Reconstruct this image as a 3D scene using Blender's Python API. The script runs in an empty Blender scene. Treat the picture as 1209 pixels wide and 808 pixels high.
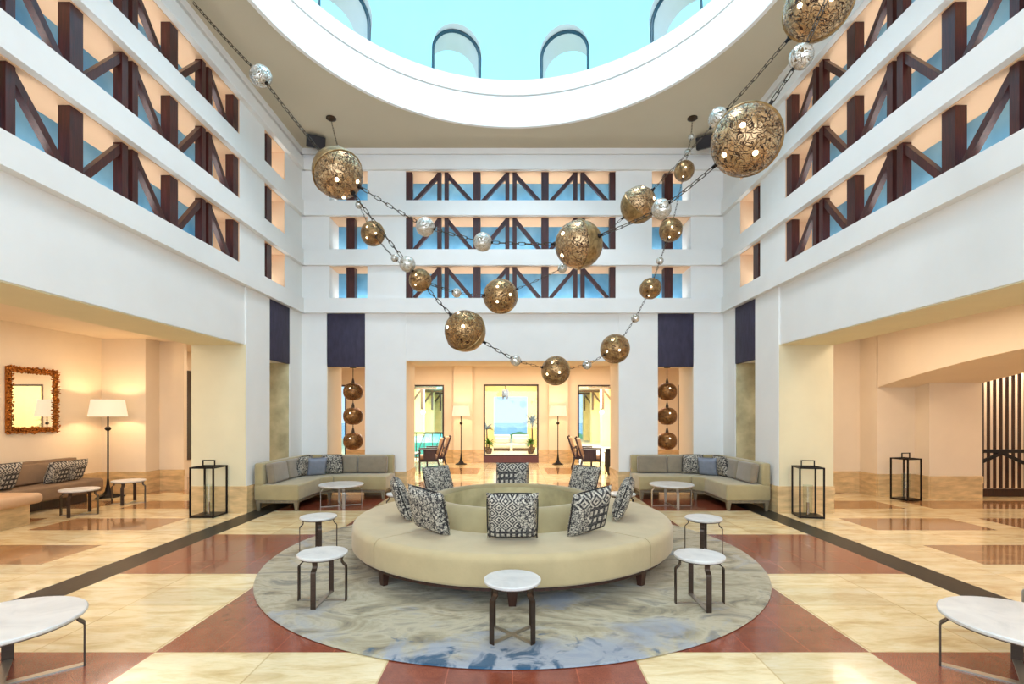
import bpy, bmesh, math, random
from math import pi, sin, cos, sqrt, radians, atan2, acos
from mathutils import Vector, Matrix
random.seed(7)
SC = bpy.context.scene
COL = SC.collection
F = 581.0; CX = 605.0; HY = 490.5; CH = 1.6
def at(px, py, Y):
    "photo measurement (pixel, distance) -> world point"
    return Vector(((px-CX)/F*Y, Y, CH-(py-HY)/F*Y))

# ------------------------------------------------------------------ materials
def srgb(r, g, b):
    f = lambda c: (c/255/12.92) if c/255 <= .04045 else ((c/255+.055)/1.055)**2.4
    return (f(r), f(g), f(b), 1)
class NT:
    def __init__(s, name):
        s.m = bpy.data.materials.new(name); s.m.use_nodes = True
        s.t = s.m.node_tree; s.t.nodes.clear()
        s.out = s.n('ShaderNodeOutputMaterial')
    def n(s, typ, **kw):
        o = s.t.nodes.new(typ)
        for k, v in kw.items(): setattr(o, k, v)
        return o
    def l(s, a, b): s.t.links.new(a, b)
    def co(s, scale=(1, 1, 1), rot=(0, 0, 0), loc=(0, 0, 0)):
        c = s.n('ShaderNodeTexCoord'); m = s.n('ShaderNodeMapping')
        m.inputs['Scale'].default_value = scale; m.inputs['Rotation'].default_value = rot; m.inputs['Location'].default_value = loc
        s.l(c.outputs['Object'], m.inputs['Vector']); return m.outputs[0]
    def noise(s, v, scale, detail=4, rough=.55, dist=0):
        o = s.n('ShaderNodeTexNoise'); o.inputs['Scale'].default_value = scale; o.inputs['Detail'].default_value = detail
        o.inputs['Roughness'].default_value = rough; o.inputs['Distortion'].default_value = dist
        s.l(v, o.inputs['Vector']); return o.outputs['Fac']
    def ramp(s, f, stops, interp='LINEAR'):
        o = s.n('ShaderNodeValToRGB'); o.color_ramp.interpolation = interp
        e = o.color_ramp.elements
        while len(e) < len(stops): e.new(.5)
        for i, (p, c) in enumerate(stops): e[i].position = p; e[i].color = c
        s.l(f, o.inputs[0]); return o.outputs[0]
    def mix(s, f, a, b, mode='MIX'):
        o = s.n('ShaderNodeMix', data_type='RGBA', blend_type=mode)
        for inp, v in ((o.inputs[0], f), (o.inputs[6], a), (o.inputs[7], b)):
            if isinstance(v, (int, float)): inp.default_value = v
            elif isinstance(v, tuple): inp.default_value = v
            else: s.l(v, inp)
        return o.outputs[2]
    def math(s, op, a, b=None):
        o = s.n('ShaderNodeMath', operation=op)
        for inp, v in zip(o.inputs, (a, b)):
            if v is None: continue
            if isinstance(v, (int, float)): inp.default_value = v
            else: s.l(v, inp)
        return o.outputs[0]
    def bsdf(s, col, rough=.5, metal=0, bump=None, bstr=.2, bdist=.01, spec=None, emit=None, estr=0, sheen=0, coat=0):
        b = s.n('ShaderNodeBsdfPrincipled')
        for k, v in (('Base Color', col), ('Roughness', rough), ('Metallic', metal)):
            if isinstance(v, (int, float, tuple)): b.inputs[k].default_value = v
            else: s.l(v, b.inputs[k])
        if spec is not None: b.inputs['Specular IOR Level'].default_value = spec
        if sheen: b.inputs['Sheen Weight'].default_value = sheen
        if coat: b.inputs['Coat Weight'].default_value = coat; b.inputs['Coat Roughness'].default_value = .05
        if emit: b.inputs['Emission Color'].default_value = emit; b.inputs['Emission Strength'].default_value = estr
        if bump is not None:
            u = s.n('ShaderNodeBump'); u.inputs['Strength'].default_value = bstr; u.inputs['Distance'].default_value = bdist
            s.l(bump, u.inputs['Height']); s.l(u.outputs[0], b.inputs['Normal'])
        s.l(b.outputs[0], s.out.inputs[0]); return s.m
def dim(c, k): return (c[0]*k, c[1]*k, c[2]*k, 1)
def simple(name, c, rough=.5, metal=0, var=.12, scale=6, bump=0, stretch=(1, 1, 1), **kw):
    t = NT(name); v = t.co(stretch); f = t.noise(v, scale)
    col = t.ramp(f, [(.3, dim(c, 1-var)), (.7, dim(c, 1+var))])
    return t.bsdf(col, rough, metal, bump=(t.noise(v, scale*8) if bump else None), bstr=bump, **kw)
def m_tile(name, stops, rough, joint, tw, th, streak=(1, 1, 1), scale=3, jw=.006, speck=None):
    t = NT(name); v = t.co(streak)
    f = t.noise(v, scale, 8, .65, .6)
    col = t.ramp(f, stops)
    br = t.n('ShaderNodeTexBrick'); br.offset = 0; br.inputs['Scale'].default_value = 1
    br.inputs['Brick Width'].default_value = tw; br.inputs['Row Height'].default_value = th
    br.inputs['Mortar Size'].default_value = jw; br.inputs['Mortar Smooth'].default_value = 0
    br.inputs['Color1'].default_value = (.86, .86, .86, 1); br.inputs['Color2'].default_value = (1.08, 1.06, 1.02, 1); br.inputs['Mortar'].default_value = joint
    br.inputs['Bias'].default_value = .1
    t.l(t.co(loc=(0, -.04, 0)), br.inputs['Vector'])
    c2 = t.mix(1.0, col, br.outputs['Color'], 'MULTIPLY')
    gr = t.noise(t.co((6, 40, 1)), 1.6, 5, .7, .4)
    c2 = t.mix(1.0, c2, t.ramp(gr, [(.3, (.90, .88, .84, 1)), (.5, (1, 1, 1, 1)), (.7, (1.05, 1.05, 1.06, 1))]), 'MULTIPLY')
    if speck:
        g = t.noise(t.co(), 160, 2)
        c2 = t.mix(t.ramp(g, [(.52, (0, 0, 0, 1)), (.62, (1, 1, 1, 1))]), c2, speck)
    return t.bsdf(c2, rough, spec=.6, coat=.35)
M = {}
M['white'] = simple('painted_plaster_white', srgb(236, 234, 228), .75, var=.02, scale=2)
M['cream'] = simple('painted_plaster_cream', srgb(234, 216, 188), .7, var=.025, scale=2)
M['peach'] = simple('plaster_peach_glow', srgb(232, 190, 150), .7, var=.03, scale=2)  # warm lamp glow of the gallery slots put into the colour
M['pale'] = simple('painted_plaster_pale_green', srgb(226, 216, 180), .7, var=.03, scale=2)
M['ceil'] = simple('ceiling_plaster', srgb(198, 186, 160), .8, var=.02, scale=1)
M['yellow'] = simple('exterior_plaster_yellow', srgb(245, 222, 160), .8, var=.03)
M['cyan'] = simple('dome_paint_cyan', srgb(158, 220, 240), .8, var=.03, scale=.8)
M['travertine'] = m_tile('travertine_tiles', [(.25, srgb(190, 158, 108)), (.4, srgb(216, 190, 142)), (.52, srgb(232, 212, 168)), (.72, srgb(240, 226, 192))], .17, (.8, .72, .6, 1), .81, .41, (1.0, 3.2, 1), 2.2)
M['redgranite'] = m_tile('red_granite_tiles', [(.3, srgb(126, 60, 40)), (.7, srgb(158, 82, 58))], .2, (1.7, 1.6, 1.5, 1), .403, .41, scale=8, jw=.0035, speck=srgb(112, 54, 42))
M['darkgranite'] = simple('dark_granite', srgb(40, 40, 36), .3, var=.5, scale=9, stretch=(4, 1, 1), spec=.15)
M['tan'] = m_tile('tan_marble_tiles', [(.2, srgb(132, 90, 56)), (.5, srgb(160, 116, 76)), (.8, srgb(188, 148, 106))], .11, (.85, .8, .7, 1), .41, .41, (1, 3, 1), 2.5)
M['stone'] = simple('baseboard_marble', srgb(214, 182, 132), .22, var=.22, scale=4, stretch=(1, 1, 4))
M['onyx'] = simple('onyx_panel', srgb(186, 178, 140), .25, var=.28, scale=3)
t = NT('blue_stain'); v = t.co((1, 1, .8)); f = t.noise(v, 1.6, 3)
M['blue'] = t.bsdf(t.ramp(f, [(.3, srgb(64, 138, 184)), (.7, srgb(138, 196, 224))]), .35)
def wood(name, a, b, rough=.35, st=(14, 14, 1.2)):
    t = NT(name); f = t.noise(t.co(st), 3, 6, .6, .8)
    return t.bsdf(t.ramp(f, [(.3, a), (.7, b)]), rough, bump=f, bstr=.12)
M['wood'] = wood('red_brown_timber', srgb(44, 17, 14), srgb(84, 36, 30), .32)
M['woodh'] = wood('brown_timber', srgb(80, 56, 40), srgb(120, 88, 64), .5)
M['taupe'] = wood('taupe_wood', srgb(104, 92, 70), srgb(140, 126, 100), .5)
M['darkwood'] = wood('dark_walnut', srgb(38, 20, 14), srgb(72, 40, 28), .4)
M['panel'] = simple('dark_violet_panel', srgb(52, 46, 66), .7, var=.25, scale=5, stretch=(3, 3, 1), bump=.3)
M['fabric'] = simple('beige_upholstery', srgb(186, 166, 124), .85, var=.06, scale=5, bump=.15, sheen=.3)
M['fabric2'] = simple('olive_beige_velvet', srgb(164, 148, 106), .8, var=.08, scale=5, bump=.15, sheen=.4)
M['greyvel'] = simple('grey_velvet', srgb(134, 120, 98), .8, var=.12, scale=7, bump=.15, sheen=.5)
M['bluegrey'] = simple('blue_grey_linen', srgb(132, 138, 150), .9, var=.08, scale=14, bump=.3)
M['brownfab'] = simple('brown_upholstery', srgb(132, 108, 84), .85, var=.08, scale=6, bump=.15)
M['tanfab'] = simple('tan_leather_cushion', srgb(202, 166, 130), .6, var=.08, scale=6)
M['blackmetal'] = simple('black_metal', srgb(28, 22, 20), .4, .6, var=.2)
M['bronze'] = simple('brushed_bronze', srgb(76, 62, 52), .36, .75, var=.15, scale=9, stretch=(1, 1, 6))
M['steel'] = simple('brushed_nickel', srgb(178, 168, 154), .3, .8, var=.1)
t = NT('white_marble_top'); v = t.co(); f = t.noise(v, 3.5, 7, .6, 1.2)
M['marble'] = t.bsdf(t.ramp(f, [(.3, srgb(200, 198, 194)), (.5, srgb(216, 213, 208)), (.75, srgb(226, 223, 216))]), .3)
M['gild'] = simple('carved_gilding', srgb(176, 110, 44), .34, .75, var=.45, scale=22)
M['mirror'] = simple('mirror_glass', (.9, .9, .88, 1), .02, 1, var=.005)
M['darkdoor'] = wood('dark_door_wood', srgb(46, 34, 26), srgb(74, 56, 42), .4)
M['black'] = simple('matte_black', srgb(24, 22, 24), .6, var=.1)
M['leaf'] = simple('leaf_green', srgb(96, 140, 50), .5, var=.3, scale=10)
M['leafd'] = simple('palm_leaf_dark', srgb(74, 96, 74), .5, var=.3, scale=10)
M['ext_white'] = simple('outdoor_white_fabric', srgb(240, 232, 220), .8, var=.03)
M['pool'] = simple('pool_tile_turquoise', srgb(70, 186, 200), .25, var=.12, scale=4)
M['sea'] = simple('sea_water', srgb(96, 170, 206), .2, var=.15, scale=.6, stretch=(1, 6, 1))
M['hill'] = simple('garden_green', srgb(150, 168, 120), .9, var=.25, scale=1.5)
# window glass: mostly clear with a soft mirror sheen
t = NT('window_glass'); tr = t.n('ShaderNodeBsdfTransparent'); gl = t.n('ShaderNodeBsdfGlossy'); gl.inputs['Roughness'].default_value = .03
tr.inputs[0].default_value = (.95, .98, .97, 1)
lw = t.n('ShaderNodeLayerWeight'); lw.inputs[0].default_value = .5; fr_ = t.math('ADD', t.math('MULTIPLY', t.math('POWER', lw.outputs['Facing'], 5.0), .85), .04); mx = t.n('ShaderNodeMixShader')
t.l(fr_, mx.inputs[0]); t.l(tr.outputs[0], mx.inputs[1]); t.l(gl.outputs[0], mx.inputs[2]); t.l(mx.outputs[0], t.out.inputs[0])
M['glass'] = t.m
def emis(name, c, s, diff=.3):
    t = NT(name); return t.bsdf(dim(c, diff/max(c[:3])), .6, emit=c, estr=s)
M['shade'] = emis('lamp_shade_linen', srgb(255, 232, 196), .8)
M['teal'] = simple('dark_teal_window_frame', srgb(34, 74, 88), .5)
M['bulb'] = emis('glowing_bulb', srgb(255, 232, 190), 5)
M['globe_light'] = emis('loggia_globe_glass', srgb(255, 246, 224), 1.2)
# kilim cushion pattern
def kilim(name, kind):
    t = NT(name); c = t.n('ShaderNodeTexCoord'); sp = t.n('ShaderNodeSeparateXYZ'); t.l(c.outputs['Object'], sp.inputs[0])
    x, z = sp.outputs[0], sp.outputs[2]
    def dia(k, ring):
        a = t.math('ABSOLUTE', t.math('SUBTRACT', t.math('FRACT', t.math('MULTIPLY', x, k)), .5))
        b = t.math('ABSOLUTE', t.math('SUBTRACT', t.math('FRACT', t.math('MULTIPLY', z, k)), .5))
        return t.math('GREATER_THAN', t.math('SINE', t.math('MULTIPLY', t.math('ADD', a, b), ring)), 0.0)
    def chk(k, th):
        a = t.math('GREATER_THAN', t.math('SINE', t.math('MULTIPLY', x, k)), th)
        b = t.math('GREATER_THAN', t.math('SINE', t.math('MULTIPLY', z, k*.8)), th)
        return t.math('MULTIPLY', a, b)
    ns = t.noise(t.co((1, 1, 1)), 55, 3)
    nz = t.math('GREATER_THAN', ns, .5)
    if kind == 0:
        p = dia(8.3, 25); q = chk(130, -.15); w = t.math('GREATER_THAN', t.noise(t.co((1, 1, 1)), 32, 2, .5, 2), .5)
        s1 = t.math('GREATER_THAN', x, .045); s2 = t.math('LESS_THAN', z, -.10)
    elif kind == 1:
        p = chk(95, -.25); q = dia(7, 18); w = t.math('GREATER_THAN', t.noise(t.co((1, 1, 1.6)), 30, 2, .5, 2), .5)
        s1 = t.math('LESS_THAN', x, -.06); s2 = t.math('GREATER_THAN', z, .09)
    else:
        p = t.math('GREATER_THAN', t.noise(t.co((1, 1, 1)), 34, 3, .5, 1.5), .5); q = p; w = dia(16, 20)
        s1 = t.math('LESS_THAN', x, -9); s2 = t.math('LESS_THAN', z, -9)
    a = t.mix(s1, p, w); a = t.mix(s2, a, q)
    a = t.mix(.42, a, nz)
    col = t.ramp(a, [(.25, srgb(38, 36, 40)), (.45, srgb(92, 88, 84)), (.75, srgb(206, 198, 180))])
    return t.bsdf(col, .9, bump=ns, bstr=.2)
M['kilim0'] = kilim('kilim_diamond_weave', 0); M['kilim1'] = kilim('kilim_block_weave', 1); M['kilim2'] = kilim('leaf_print_weave', 2)
# rug
t = NT('watercolour_rug'); v = t.co(); sp = t.n('ShaderNodeSeparateXYZ'); t.l(v, sp.inputs[0])
n1 = t.noise(t.co((1, 1.8, 1)), 1.6, 7, .65, 1.6); n2 = t.noise(t.co((1, 1.2, 1), loc=(4, 2, 0)), 1.25, 5, .6, .8)
base = t.ramp(n1, [(.34, srgb(108, 98, 78)), (.44, srgb(152, 140, 110)), (.55, srgb(182, 170, 142)), (.66, srgb(126, 120, 104))])
frontm = t.math('SUBTRACT', t.math('MULTIPLY', t.math('SUBTRACT', -2.05, sp.outputs[1]), .34), t.math('MULTIPLY', t.math('ABSOLUTE', sp.outputs[0]), .05))   # blue pooled along the near edge (rug's own design)
mm = t.math('ADD', t.math('MULTIPLY', n2, 1.0), t.math('MAXIMUM', frontm, -.04))
pm = t.ramp(mm, [(.54, (0, 0, 0, 1)), (.66, (1, 1, 1, 1))])
c1 = t.mix(t.math('MULTIPLY', pm, .8), base, srgb(146, 154, 168))
dk = t.ramp(t.math('ADD', t.noise(t.co(), 5.5, 4, .6, .8), t.math('MULTIPLY', t.math('MAXIMUM', frontm, -.2), .9)), [(.64, (0, 0, 0, 1)), (.76, (1, 1, 1, 1))])
c2 = t.mix(dk, c1, srgb(44, 78, 104))
M['rug'] = t.bsdf(c2, .95, bump=t.noise(t.co(), 220, 2), bstr=.5, sheen=.2)
# bronze-gold globes
def globe_mat(name, lace, ca, cb, line):
    t = NT(name); f = t.noise(t.co(), 14, 5, .6, 1)
    col = t.ramp(f, [(.3, ca), (.6, cb), (.75, dim(cb, 1.25))])
    if lace:
        vo = t.n('ShaderNodeTexVoronoi', feature='DISTANCE_TO_EDGE'); vo.inputs['Scale'].default_value = lace
        wv = t.n('ShaderNodeVectorMath', operation='ADD'); nn = t.n('ShaderNodeTexNoise'); nn.inputs['Scale'].default_value = 7
        t.l(t.co(), nn.inputs['Vector']); ms = t.n('ShaderNodeVectorMath', operation='SCALE'); ms.inputs['Scale'].default_value = .3
        t.l(nn.outputs['Color'], ms.inputs[0]); t.l(t.co((1, 1, .7)), wv.inputs[0]); t.l(ms.outputs[0], wv.inputs[1]); t.l(wv.outputs[0], vo.inputs['Vector'])
        e = t.ramp(vo.outputs[0], [(.03, (0, 0, 0, 1)), (.09, (1, 1, 1, 1))])
        col = t.mix(e, line, col)
        return t.bsdf(col, t.ramp(e, [(0, (.6,)*3+(1,)), (1, (.24,)*3+(1,))]), .6, bump=t.math('ADD', e, f), bstr=.6)
    return t.bsdf(col, .38, .6, bump=f, bstr=.3)
M['gold'] = globe_mat('antique_gold_shell', 0, srgb(104, 82, 50), srgb(172, 142, 94), None)
M['lace'] = globe_mat('gold_leaf_filigree', 20, srgb(140, 104, 66), srgb(206, 170, 124), srgb(48, 26, 12))
M['lace2'] = globe_mat('gold_fine_filigree', 26, srgb(136, 98, 56), srgb(196, 156, 104), srgb(52, 28, 12))
M['silver'] = globe_mat('mercury_glass', 26, srgb(200, 196, 180), srgb(244, 240, 230), srgb(110, 90, 54))
M['lattice'] = globe_mat('perforated_brass', 34, srgb(120, 74, 34), srgb(190, 130, 70), srgb(40, 18, 8))

# ------------------------------------------------------------------ mesh helpers
class MB:
    def __init__(s): s.b = bmesh.new(); s.mi = 0
    def _tag(s, before):
        for f in s.b.faces:
            if f.index == -1 or f not in before: pass
    def box(s, x0, x1, y0, y1, z0, z1, mi=None):
        v = [s.b.verts.new(p) for p in ((x0,y0,z0),(x1,y0,z0),(x1,y1,z0),(x0,y1,z0),(x0,y0,z1),(x1,y0,z1),(x1,y1,z1),(x0,y1,z1))]
        for q in ((0,3,2,1),(4,5,6,7),(0,1,5,4),(1,2,6,5),(2,3,7,6),(3,0,4,7)):
            f = s.b.faces.new([v[i] for i in q]); f.material_index = s.mi if mi is None else mi
        return s
    def rbox(s, x0, x1, y0, y1, z0, z1, r=.03, seg=3):
        t = bmesh.new(); bmesh.ops.create_cube(t, size=1)
        bmesh.ops.scale(t, vec=(abs(x1-x0), abs(y1-y0), abs(z1-z0)), verts=t.verts)
        bmesh.ops.translate(t, vec=((x0+x1)/2, (y0+y1)/2, (z0+z1)/2), verts=t.verts)
        bmesh.ops.bevel(t, geom=t.edges[:], offset=r, segments=seg, profile=.5, affect='EDGES')
        return s.add(t)
    def add(s, t, mat=None):
        if mat is not None: bmesh.ops.transform(t, matrix=mat, verts=t.verts)
        me = bpy.data.meshes.new('tmp'); t.to_mesh(me); t.free()
        n = len(s.b.faces); s.b.from_mesh(me); bpy.data.meshes.remove(me)
        s.b.faces.ensure_lookup_table()
        for f in s.b.faces[n:]: f.material_index = s.mi
        return s
    def prism(s, pts, z0, z1):
        "vertical extrusion of an xy polygon"
        a = [s.b.verts.new((x, y, z0)) for x, y in pts]; b = [s.b.verts.new((x, y, z1)) for x, y in pts]
        n = len(pts); s.b.faces.new(a[::-1]).material_index = s.mi; s.b.faces.new(b).material_index = s.mi
        for i in range(n): s.b.faces.new((a[i], a[(i+1) % n], b[(i+1) % n], b[i])).material_index = s.mi
        return s
    def hull(s, A, B):
        "join two quads (lists of 4 points)"
        a = [s.b.verts.new(p) for p in A]; b = [s.b.verts.new(p) for p in B]
        s.b.faces.new(a[::-1]); s.b.faces.new(b)
        for i in range(4): s.b.faces.new((a[i], a[(i+1) % 4], b[(i+1) % 4], b[i]))
        return s
    def bar(s, p, q, w, h, up=(0, 0, 1)):
        "rectangular bar between two points: w across, h along up"
        p, q = Vector(p), Vector(q); d = (q-p).normalized(); u = Vector(up)
        x = d.cross(u)
        if x.length < 1e-4: x = d.cross(Vector((0, 1, 0)))
        x.normalize(); y = x.cross(d).normalized()
        o = [x*w/2+y*h/2, -x*w/2+y*h/2, -x*w/2-y*h/2, x*w/2-y*h/2]
        return s.hull([p+k for k in o], [q+k for k in o])
    def tube(s, pts, r, n=8, closed=False):
        pts = [Vector(p) for p in pts]; rings = []; N = len(pts)
        ref = None
        for i, p in enumerate(pts):
            if closed: d = pts[(i+1) % N]-pts[i-1]
            else: d = pts[min(i+1, N-1)]-pts[max(i-1, 0)]
            d.normalize()
            if ref is None: ref = d.orthogonal().normalized()
            ref = (ref-d*ref.dot(d)).normalized(); b = d.cross(ref)
            rr = r[i] if isinstance(r, (list, tuple)) else r
            rings.append([s.b.verts.new(p+(ref*cos(2*pi*k/n)+b*sin(2*pi*k/n))*rr) for k in range(n)])
        M_ = N if closed else N-1
        for i in range(M_):
            a, b = rings[i], rings[(i+1) % N]
            if closed and i == N-1:
                off = min(range(n), key=lambda o: sum((a[k].co-b[(k+o) % n].co).length for k in range(n)))
                b = b[off:]+b[:off]
            for k in range(n):
                s.b.faces.new((a[k], a[(k+1) % n], b[(k+1) % n], b[k])).material_index = s.mi
        if not closed:
            s.b.faces.new(rings[0][::-1]); s.b.faces.new(rings[-1])
        return s
    def lathe(s, prof, n=48, a0=0, a1=2*pi, c=(0, 0), closed=True, seal=False):
        "revolve (r,z) profile about vertical axis at c. closed: profile is a loop; seal: cap partial sweep"
        full = abs(a1-a0-2*pi) < 1e-6; N = n if full else n+1; R = []
        for i in range(N):
            a = a0+(a1-a0)*i/n
            R.append([s.b.verts.new((c[0]+r*cos(a), c[1]+r*sin(a), z)) for r, z in prof])
        m = len(prof)
        for i in range(n):
            A, B = R[i], R[(i+1) % N]
            for k in range(m if closed else m-1):
                q = [A[k], B[k], B[(k+1) % m], A[(k+1) % m]]
                try: s.b.faces.new(q).material_index = s.mi
                except ValueError: pass
        if not full and seal: s.b.faces.new(R[0]); s.b.faces.new(R[-1][::-1])
        return s
    def cyl(s, x, y, z0, z1, r, r2=None, n=24):
        r2 = r if r2 is None else r2
        return s.lathe_solid([(r, z0), (r2, z1)], n, (x, y))
    def lathe_solid(s, prof, n=32, c=(0, 0)):
        "open profile from bottom to top, capped at both ends"
        R = [[s.b.verts.new((c[0]+max(r, 1e-4)*cos(2*pi*i/n), c[1]+max(r, 1e-4)*sin(2*pi*i/n), z)) for i in range(n)] for r, z in prof]
        for A, B in zip(R, R[1:]):
            for i in range(n): s.b.faces.new((A[i], A[(i+1) % n], B[(i+1) % n], B[i])).material_index = s.mi
        s.b.faces.new(R[0][::-1]).material_index = s.mi; s.b.faces.new(R[-1]).material_index = s.mi
        return s
    def xform(s, m): bmesh.ops.transform(s.b, matrix=m, verts=s.b.verts); return s
    def mesh(s, name, mats, smooth=35, merge=False, norm=True):
        if merge: bmesh.ops.remove_doubles(s.b, verts=s.b.verts, dist=1e-4)
        if norm: bmesh.ops.recalc_face_normals(s.b, faces=s.b.faces)
        me = bpy.data.meshes.new(name); s.b.to_mesh(me); s.b.free()
        for m in (mats if isinstance(mats, (list, tuple)) else [mats]): me.materials.append(m)
        if smooth:
            for p in me.polygons: p.use_smooth = True
            me.set_sharp_from_angle(angle=radians(smooth))
        return me
    def build(s, name, mats, parent=None, loc=None, **kw):
        o = bpy.data.objects.new(name, s.mesh(name, mats, **kw)); COL.objects.link(o)
        if parent: o.parent = parent
        if loc: o.location = loc
        return o
def thing(name, label, cat, loc=(0, 0, 0), rz=0, group=None):
    o = bpy.data.objects.new(name, None); COL.objects.link(o); o.location = loc; o.rotation_euler = (0, 0, rz)
    o.empty_display_size = .1; o['label'] = label; o['category'] = cat
    if group: o['group'] = group
    return o
def tag(o, label, cat, group=None):
    o['label'] = label; o['category'] = cat
    if group: o['group'] = group
    return o
def struct(o): o['kind'] = 'structure'; return o
def dup(root, loc=None, rz=None, label=None, mats=None):
    def cp(o, par):
        c = o.copy(); COL.objects.link(c)
        if par: c.parent = par
        for k in [k for k in bpy.data.objects if k.parent == o]: cp(k, c)
        return c
    r = cp(root, None)
    if loc is not None: r.location = loc
    if rz is not None: r.rotation_euler = (0, 0, rz)
    if label: r['label'] = label
    return r

# ------------------------------------------------------------------ FLOOR
XI, XO = 3.97, 4.33
def floor_mat(x, y):
    ax = abs(x)
    if 3.97 < ax < 4.33 and y < 10.15: return 2
    if y > 10.15:
        if ax < .95: return 0
        if ax > 2.6: return 0 if (ax < 3.4) else 3
        return 3 if (int((y-10.15)/1.6) % 2 == 0) else 0
    if ax > 4.33:
        if ax < 5.05: return 0
        k = (y-5.27) % 1.57
        if k < .79: return 0 if 6.75 < ax < 7.2 else 3
        return 0
    i = int(math.floor((x+.805)/1.605)); j = int(math.floor((y-1.68)/1.64))
    return 1 if (i+j) % 2 == 0 else 0
xs = sorted(set([-13, 13, 0] + [s*v for s in (1, -1) for v in (.805, .95, 2.41, 2.6, 3.4, 3.97, 4.33, 5.05, 6.75, 7.2)]))
ys = sorted(set([-3, 10.15, 17.0] + [round(1.68+1.64*k, 4) for k in range(-2, 6) if 1.68+1.64*k < 10.15] + [round(v, 4) for k in range(-5, 4) for v in (5.27+1.57*k, 6.06+1.57*k) if -3 < v < 10.15] + [11.75, 13.35, 14.95]))
fb = MB()
gv = {(i, j): fb.b.verts.new((x, y, 0)) for i, x in enumerate(xs) for j, y in enumerate(ys)}
for i in range(len(xs)-1):
    for j in range(len(ys)-1):
        f = fb.b.faces.new((gv[i, j], gv[i+1, j], gv[i+1, j+1], gv[i, j+1]))
        f.material_index = floor_mat((xs[i]+xs[i+1])/2, (ys[j]+ys[j+1])/2)
ex = bmesh.ops.extrude_face_region(fb.b, geom=fb.b.faces[:])
bmesh.ops.translate(fb.b, vec=(0, 0, -.15), verts=[g for g in ex['geom'] if isinstance(g, bmesh.types.BMVert)])
struct(fb.build('floor', [M['travertine'], M['redgranite'], M['darkgranite'], M['tan']], smooth=0))

# ------------------------------------------------------------------ ATRIUM WALLS
SL = [(4.0, 4.68), (5.0, 5.70), (6.0, 6.64)]        # gallery slots
BANDS = [(3.70, 4.0), (4.68, 5.0), (5.70, 6.0), (6.64, 6.86)]
WX, WO, WP = 4.35, 5.23, 4.27                       # wall face, outer face, band face
CEIL = 7.1
def side_wall(s, name):
    b = MB()
    def B(xa, xb, *r): b.box(min(s*xa, s*xb), max(s*xa, s*xb), *r)
    B(WX, WO, -2.5, .3, 0, 3.7); B(WX+.03, WO, .3, 8.05, 2.76, 3.7)
    B(WX, WO, 8.05, 8.82, 0, 3.7); B(WX+.06, WO, 8.82, 9.62, 2.62, 3.7); B(WX, WO, 9.62, 11.0, 0, 3.7)
    for z0, z1 in BANDS: B(WP, WO, -2.5, 10.9, z0, z1)
    for z0, z1 in SL:
        B(WX, WX+.55, -2.5, .6, z0, z1); B(WX, WX+.55, 7.86, 8.64, z0, z1); B(WX, WX+.55, 9.42, 10.2, z0, z1)
        B(WX+.56, WO, -2.5, 10.9, z0, z1)
    B(WX+.02, WO, -2.5, 10.9, 6.86, CEIL+.1)
    o = struct(b.build(name, [M['white']], smooth=0))
    # soffits of the gallery slots, warm glow painted in as peach
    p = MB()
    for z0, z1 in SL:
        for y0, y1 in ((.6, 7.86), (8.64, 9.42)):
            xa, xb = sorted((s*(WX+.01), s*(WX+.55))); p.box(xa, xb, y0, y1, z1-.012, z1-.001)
    return o, p
wl, pl = side_wall(-1, 'wall_left'); wr, pr = side_wall(1, 'wall_right')
BY, BYo = 10.15, 11.0
OPENH = 2.73
b = MB()
for x0, x1 in ((-4.36, -3.83), (-3.04, -2.2), (2.2, 3.0), (3.74, 4.36)): b.box(x0, x1, BY, BYo, 0, 3.7)
b.box(-2.2, 2.2, BY+.02, BYo, OPENH, 3.7)
b.box(-3.83, -3.04, BY+.06, BYo, 2.66, 3.7); b.box(3.0, 3.74, BY+.06, BYo, 2.66, 3.7)
for z0, z1 in BANDS: b.box(-4.3, 4.3, BY-.08, BYo, z0, z1)
BS = ((-3.77, -2.99), (-2.2, 2.13), (2.88, 3.68))
for z0, z1 in SL:
    xs_ = [-4.36]+[v for q in BS for v in q]+[4.36]
    for i in range(0, len(xs_), 2): b.box(xs_[i], xs_[i+1], BY, BY+.55, z0, z1)
    b.box(-4.36, 4.36, BY+.56, BYo, z0, z1)
b.box(-4.36, 4.36, BY+.02, BYo, 6.86, CEIL+.1)
struct(b.build('wall_back', [M['white']], smooth=0))
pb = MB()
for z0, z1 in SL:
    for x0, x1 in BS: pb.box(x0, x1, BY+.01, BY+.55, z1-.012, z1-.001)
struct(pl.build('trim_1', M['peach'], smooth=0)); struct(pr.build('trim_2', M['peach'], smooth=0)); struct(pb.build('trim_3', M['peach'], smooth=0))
# cream end reveals of the slots, in the same painted-glow peach
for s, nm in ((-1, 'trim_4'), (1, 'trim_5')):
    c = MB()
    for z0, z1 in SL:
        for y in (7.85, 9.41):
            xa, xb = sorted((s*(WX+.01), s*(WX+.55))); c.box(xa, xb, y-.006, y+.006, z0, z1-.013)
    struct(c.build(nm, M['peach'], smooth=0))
# blue glazing at the back of the slots
n = 0
for s in (-1, 1):
    for z0, z1 in SL:
        n += 1; xa, xb = sorted((s*(WX+.43), s*(WX+.455)))
        b = MB(); b.box(xa, xb, .6, 7.85, z0, z1-.013); b.box(xa, xb, 8.64, 9.405, z0, z1-.013); struct(b.build('window_%d' % n, M['blue'], smooth=0))
for z0, z1 in SL:
    n += 1; b = MB()
    for x0, x1 in BS: b.box(x0, x1, BY+.53, BY+.555, z0, z1-.013)
    struct(b.build('window_%d' % n, M['blue'], smooth=0))
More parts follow.
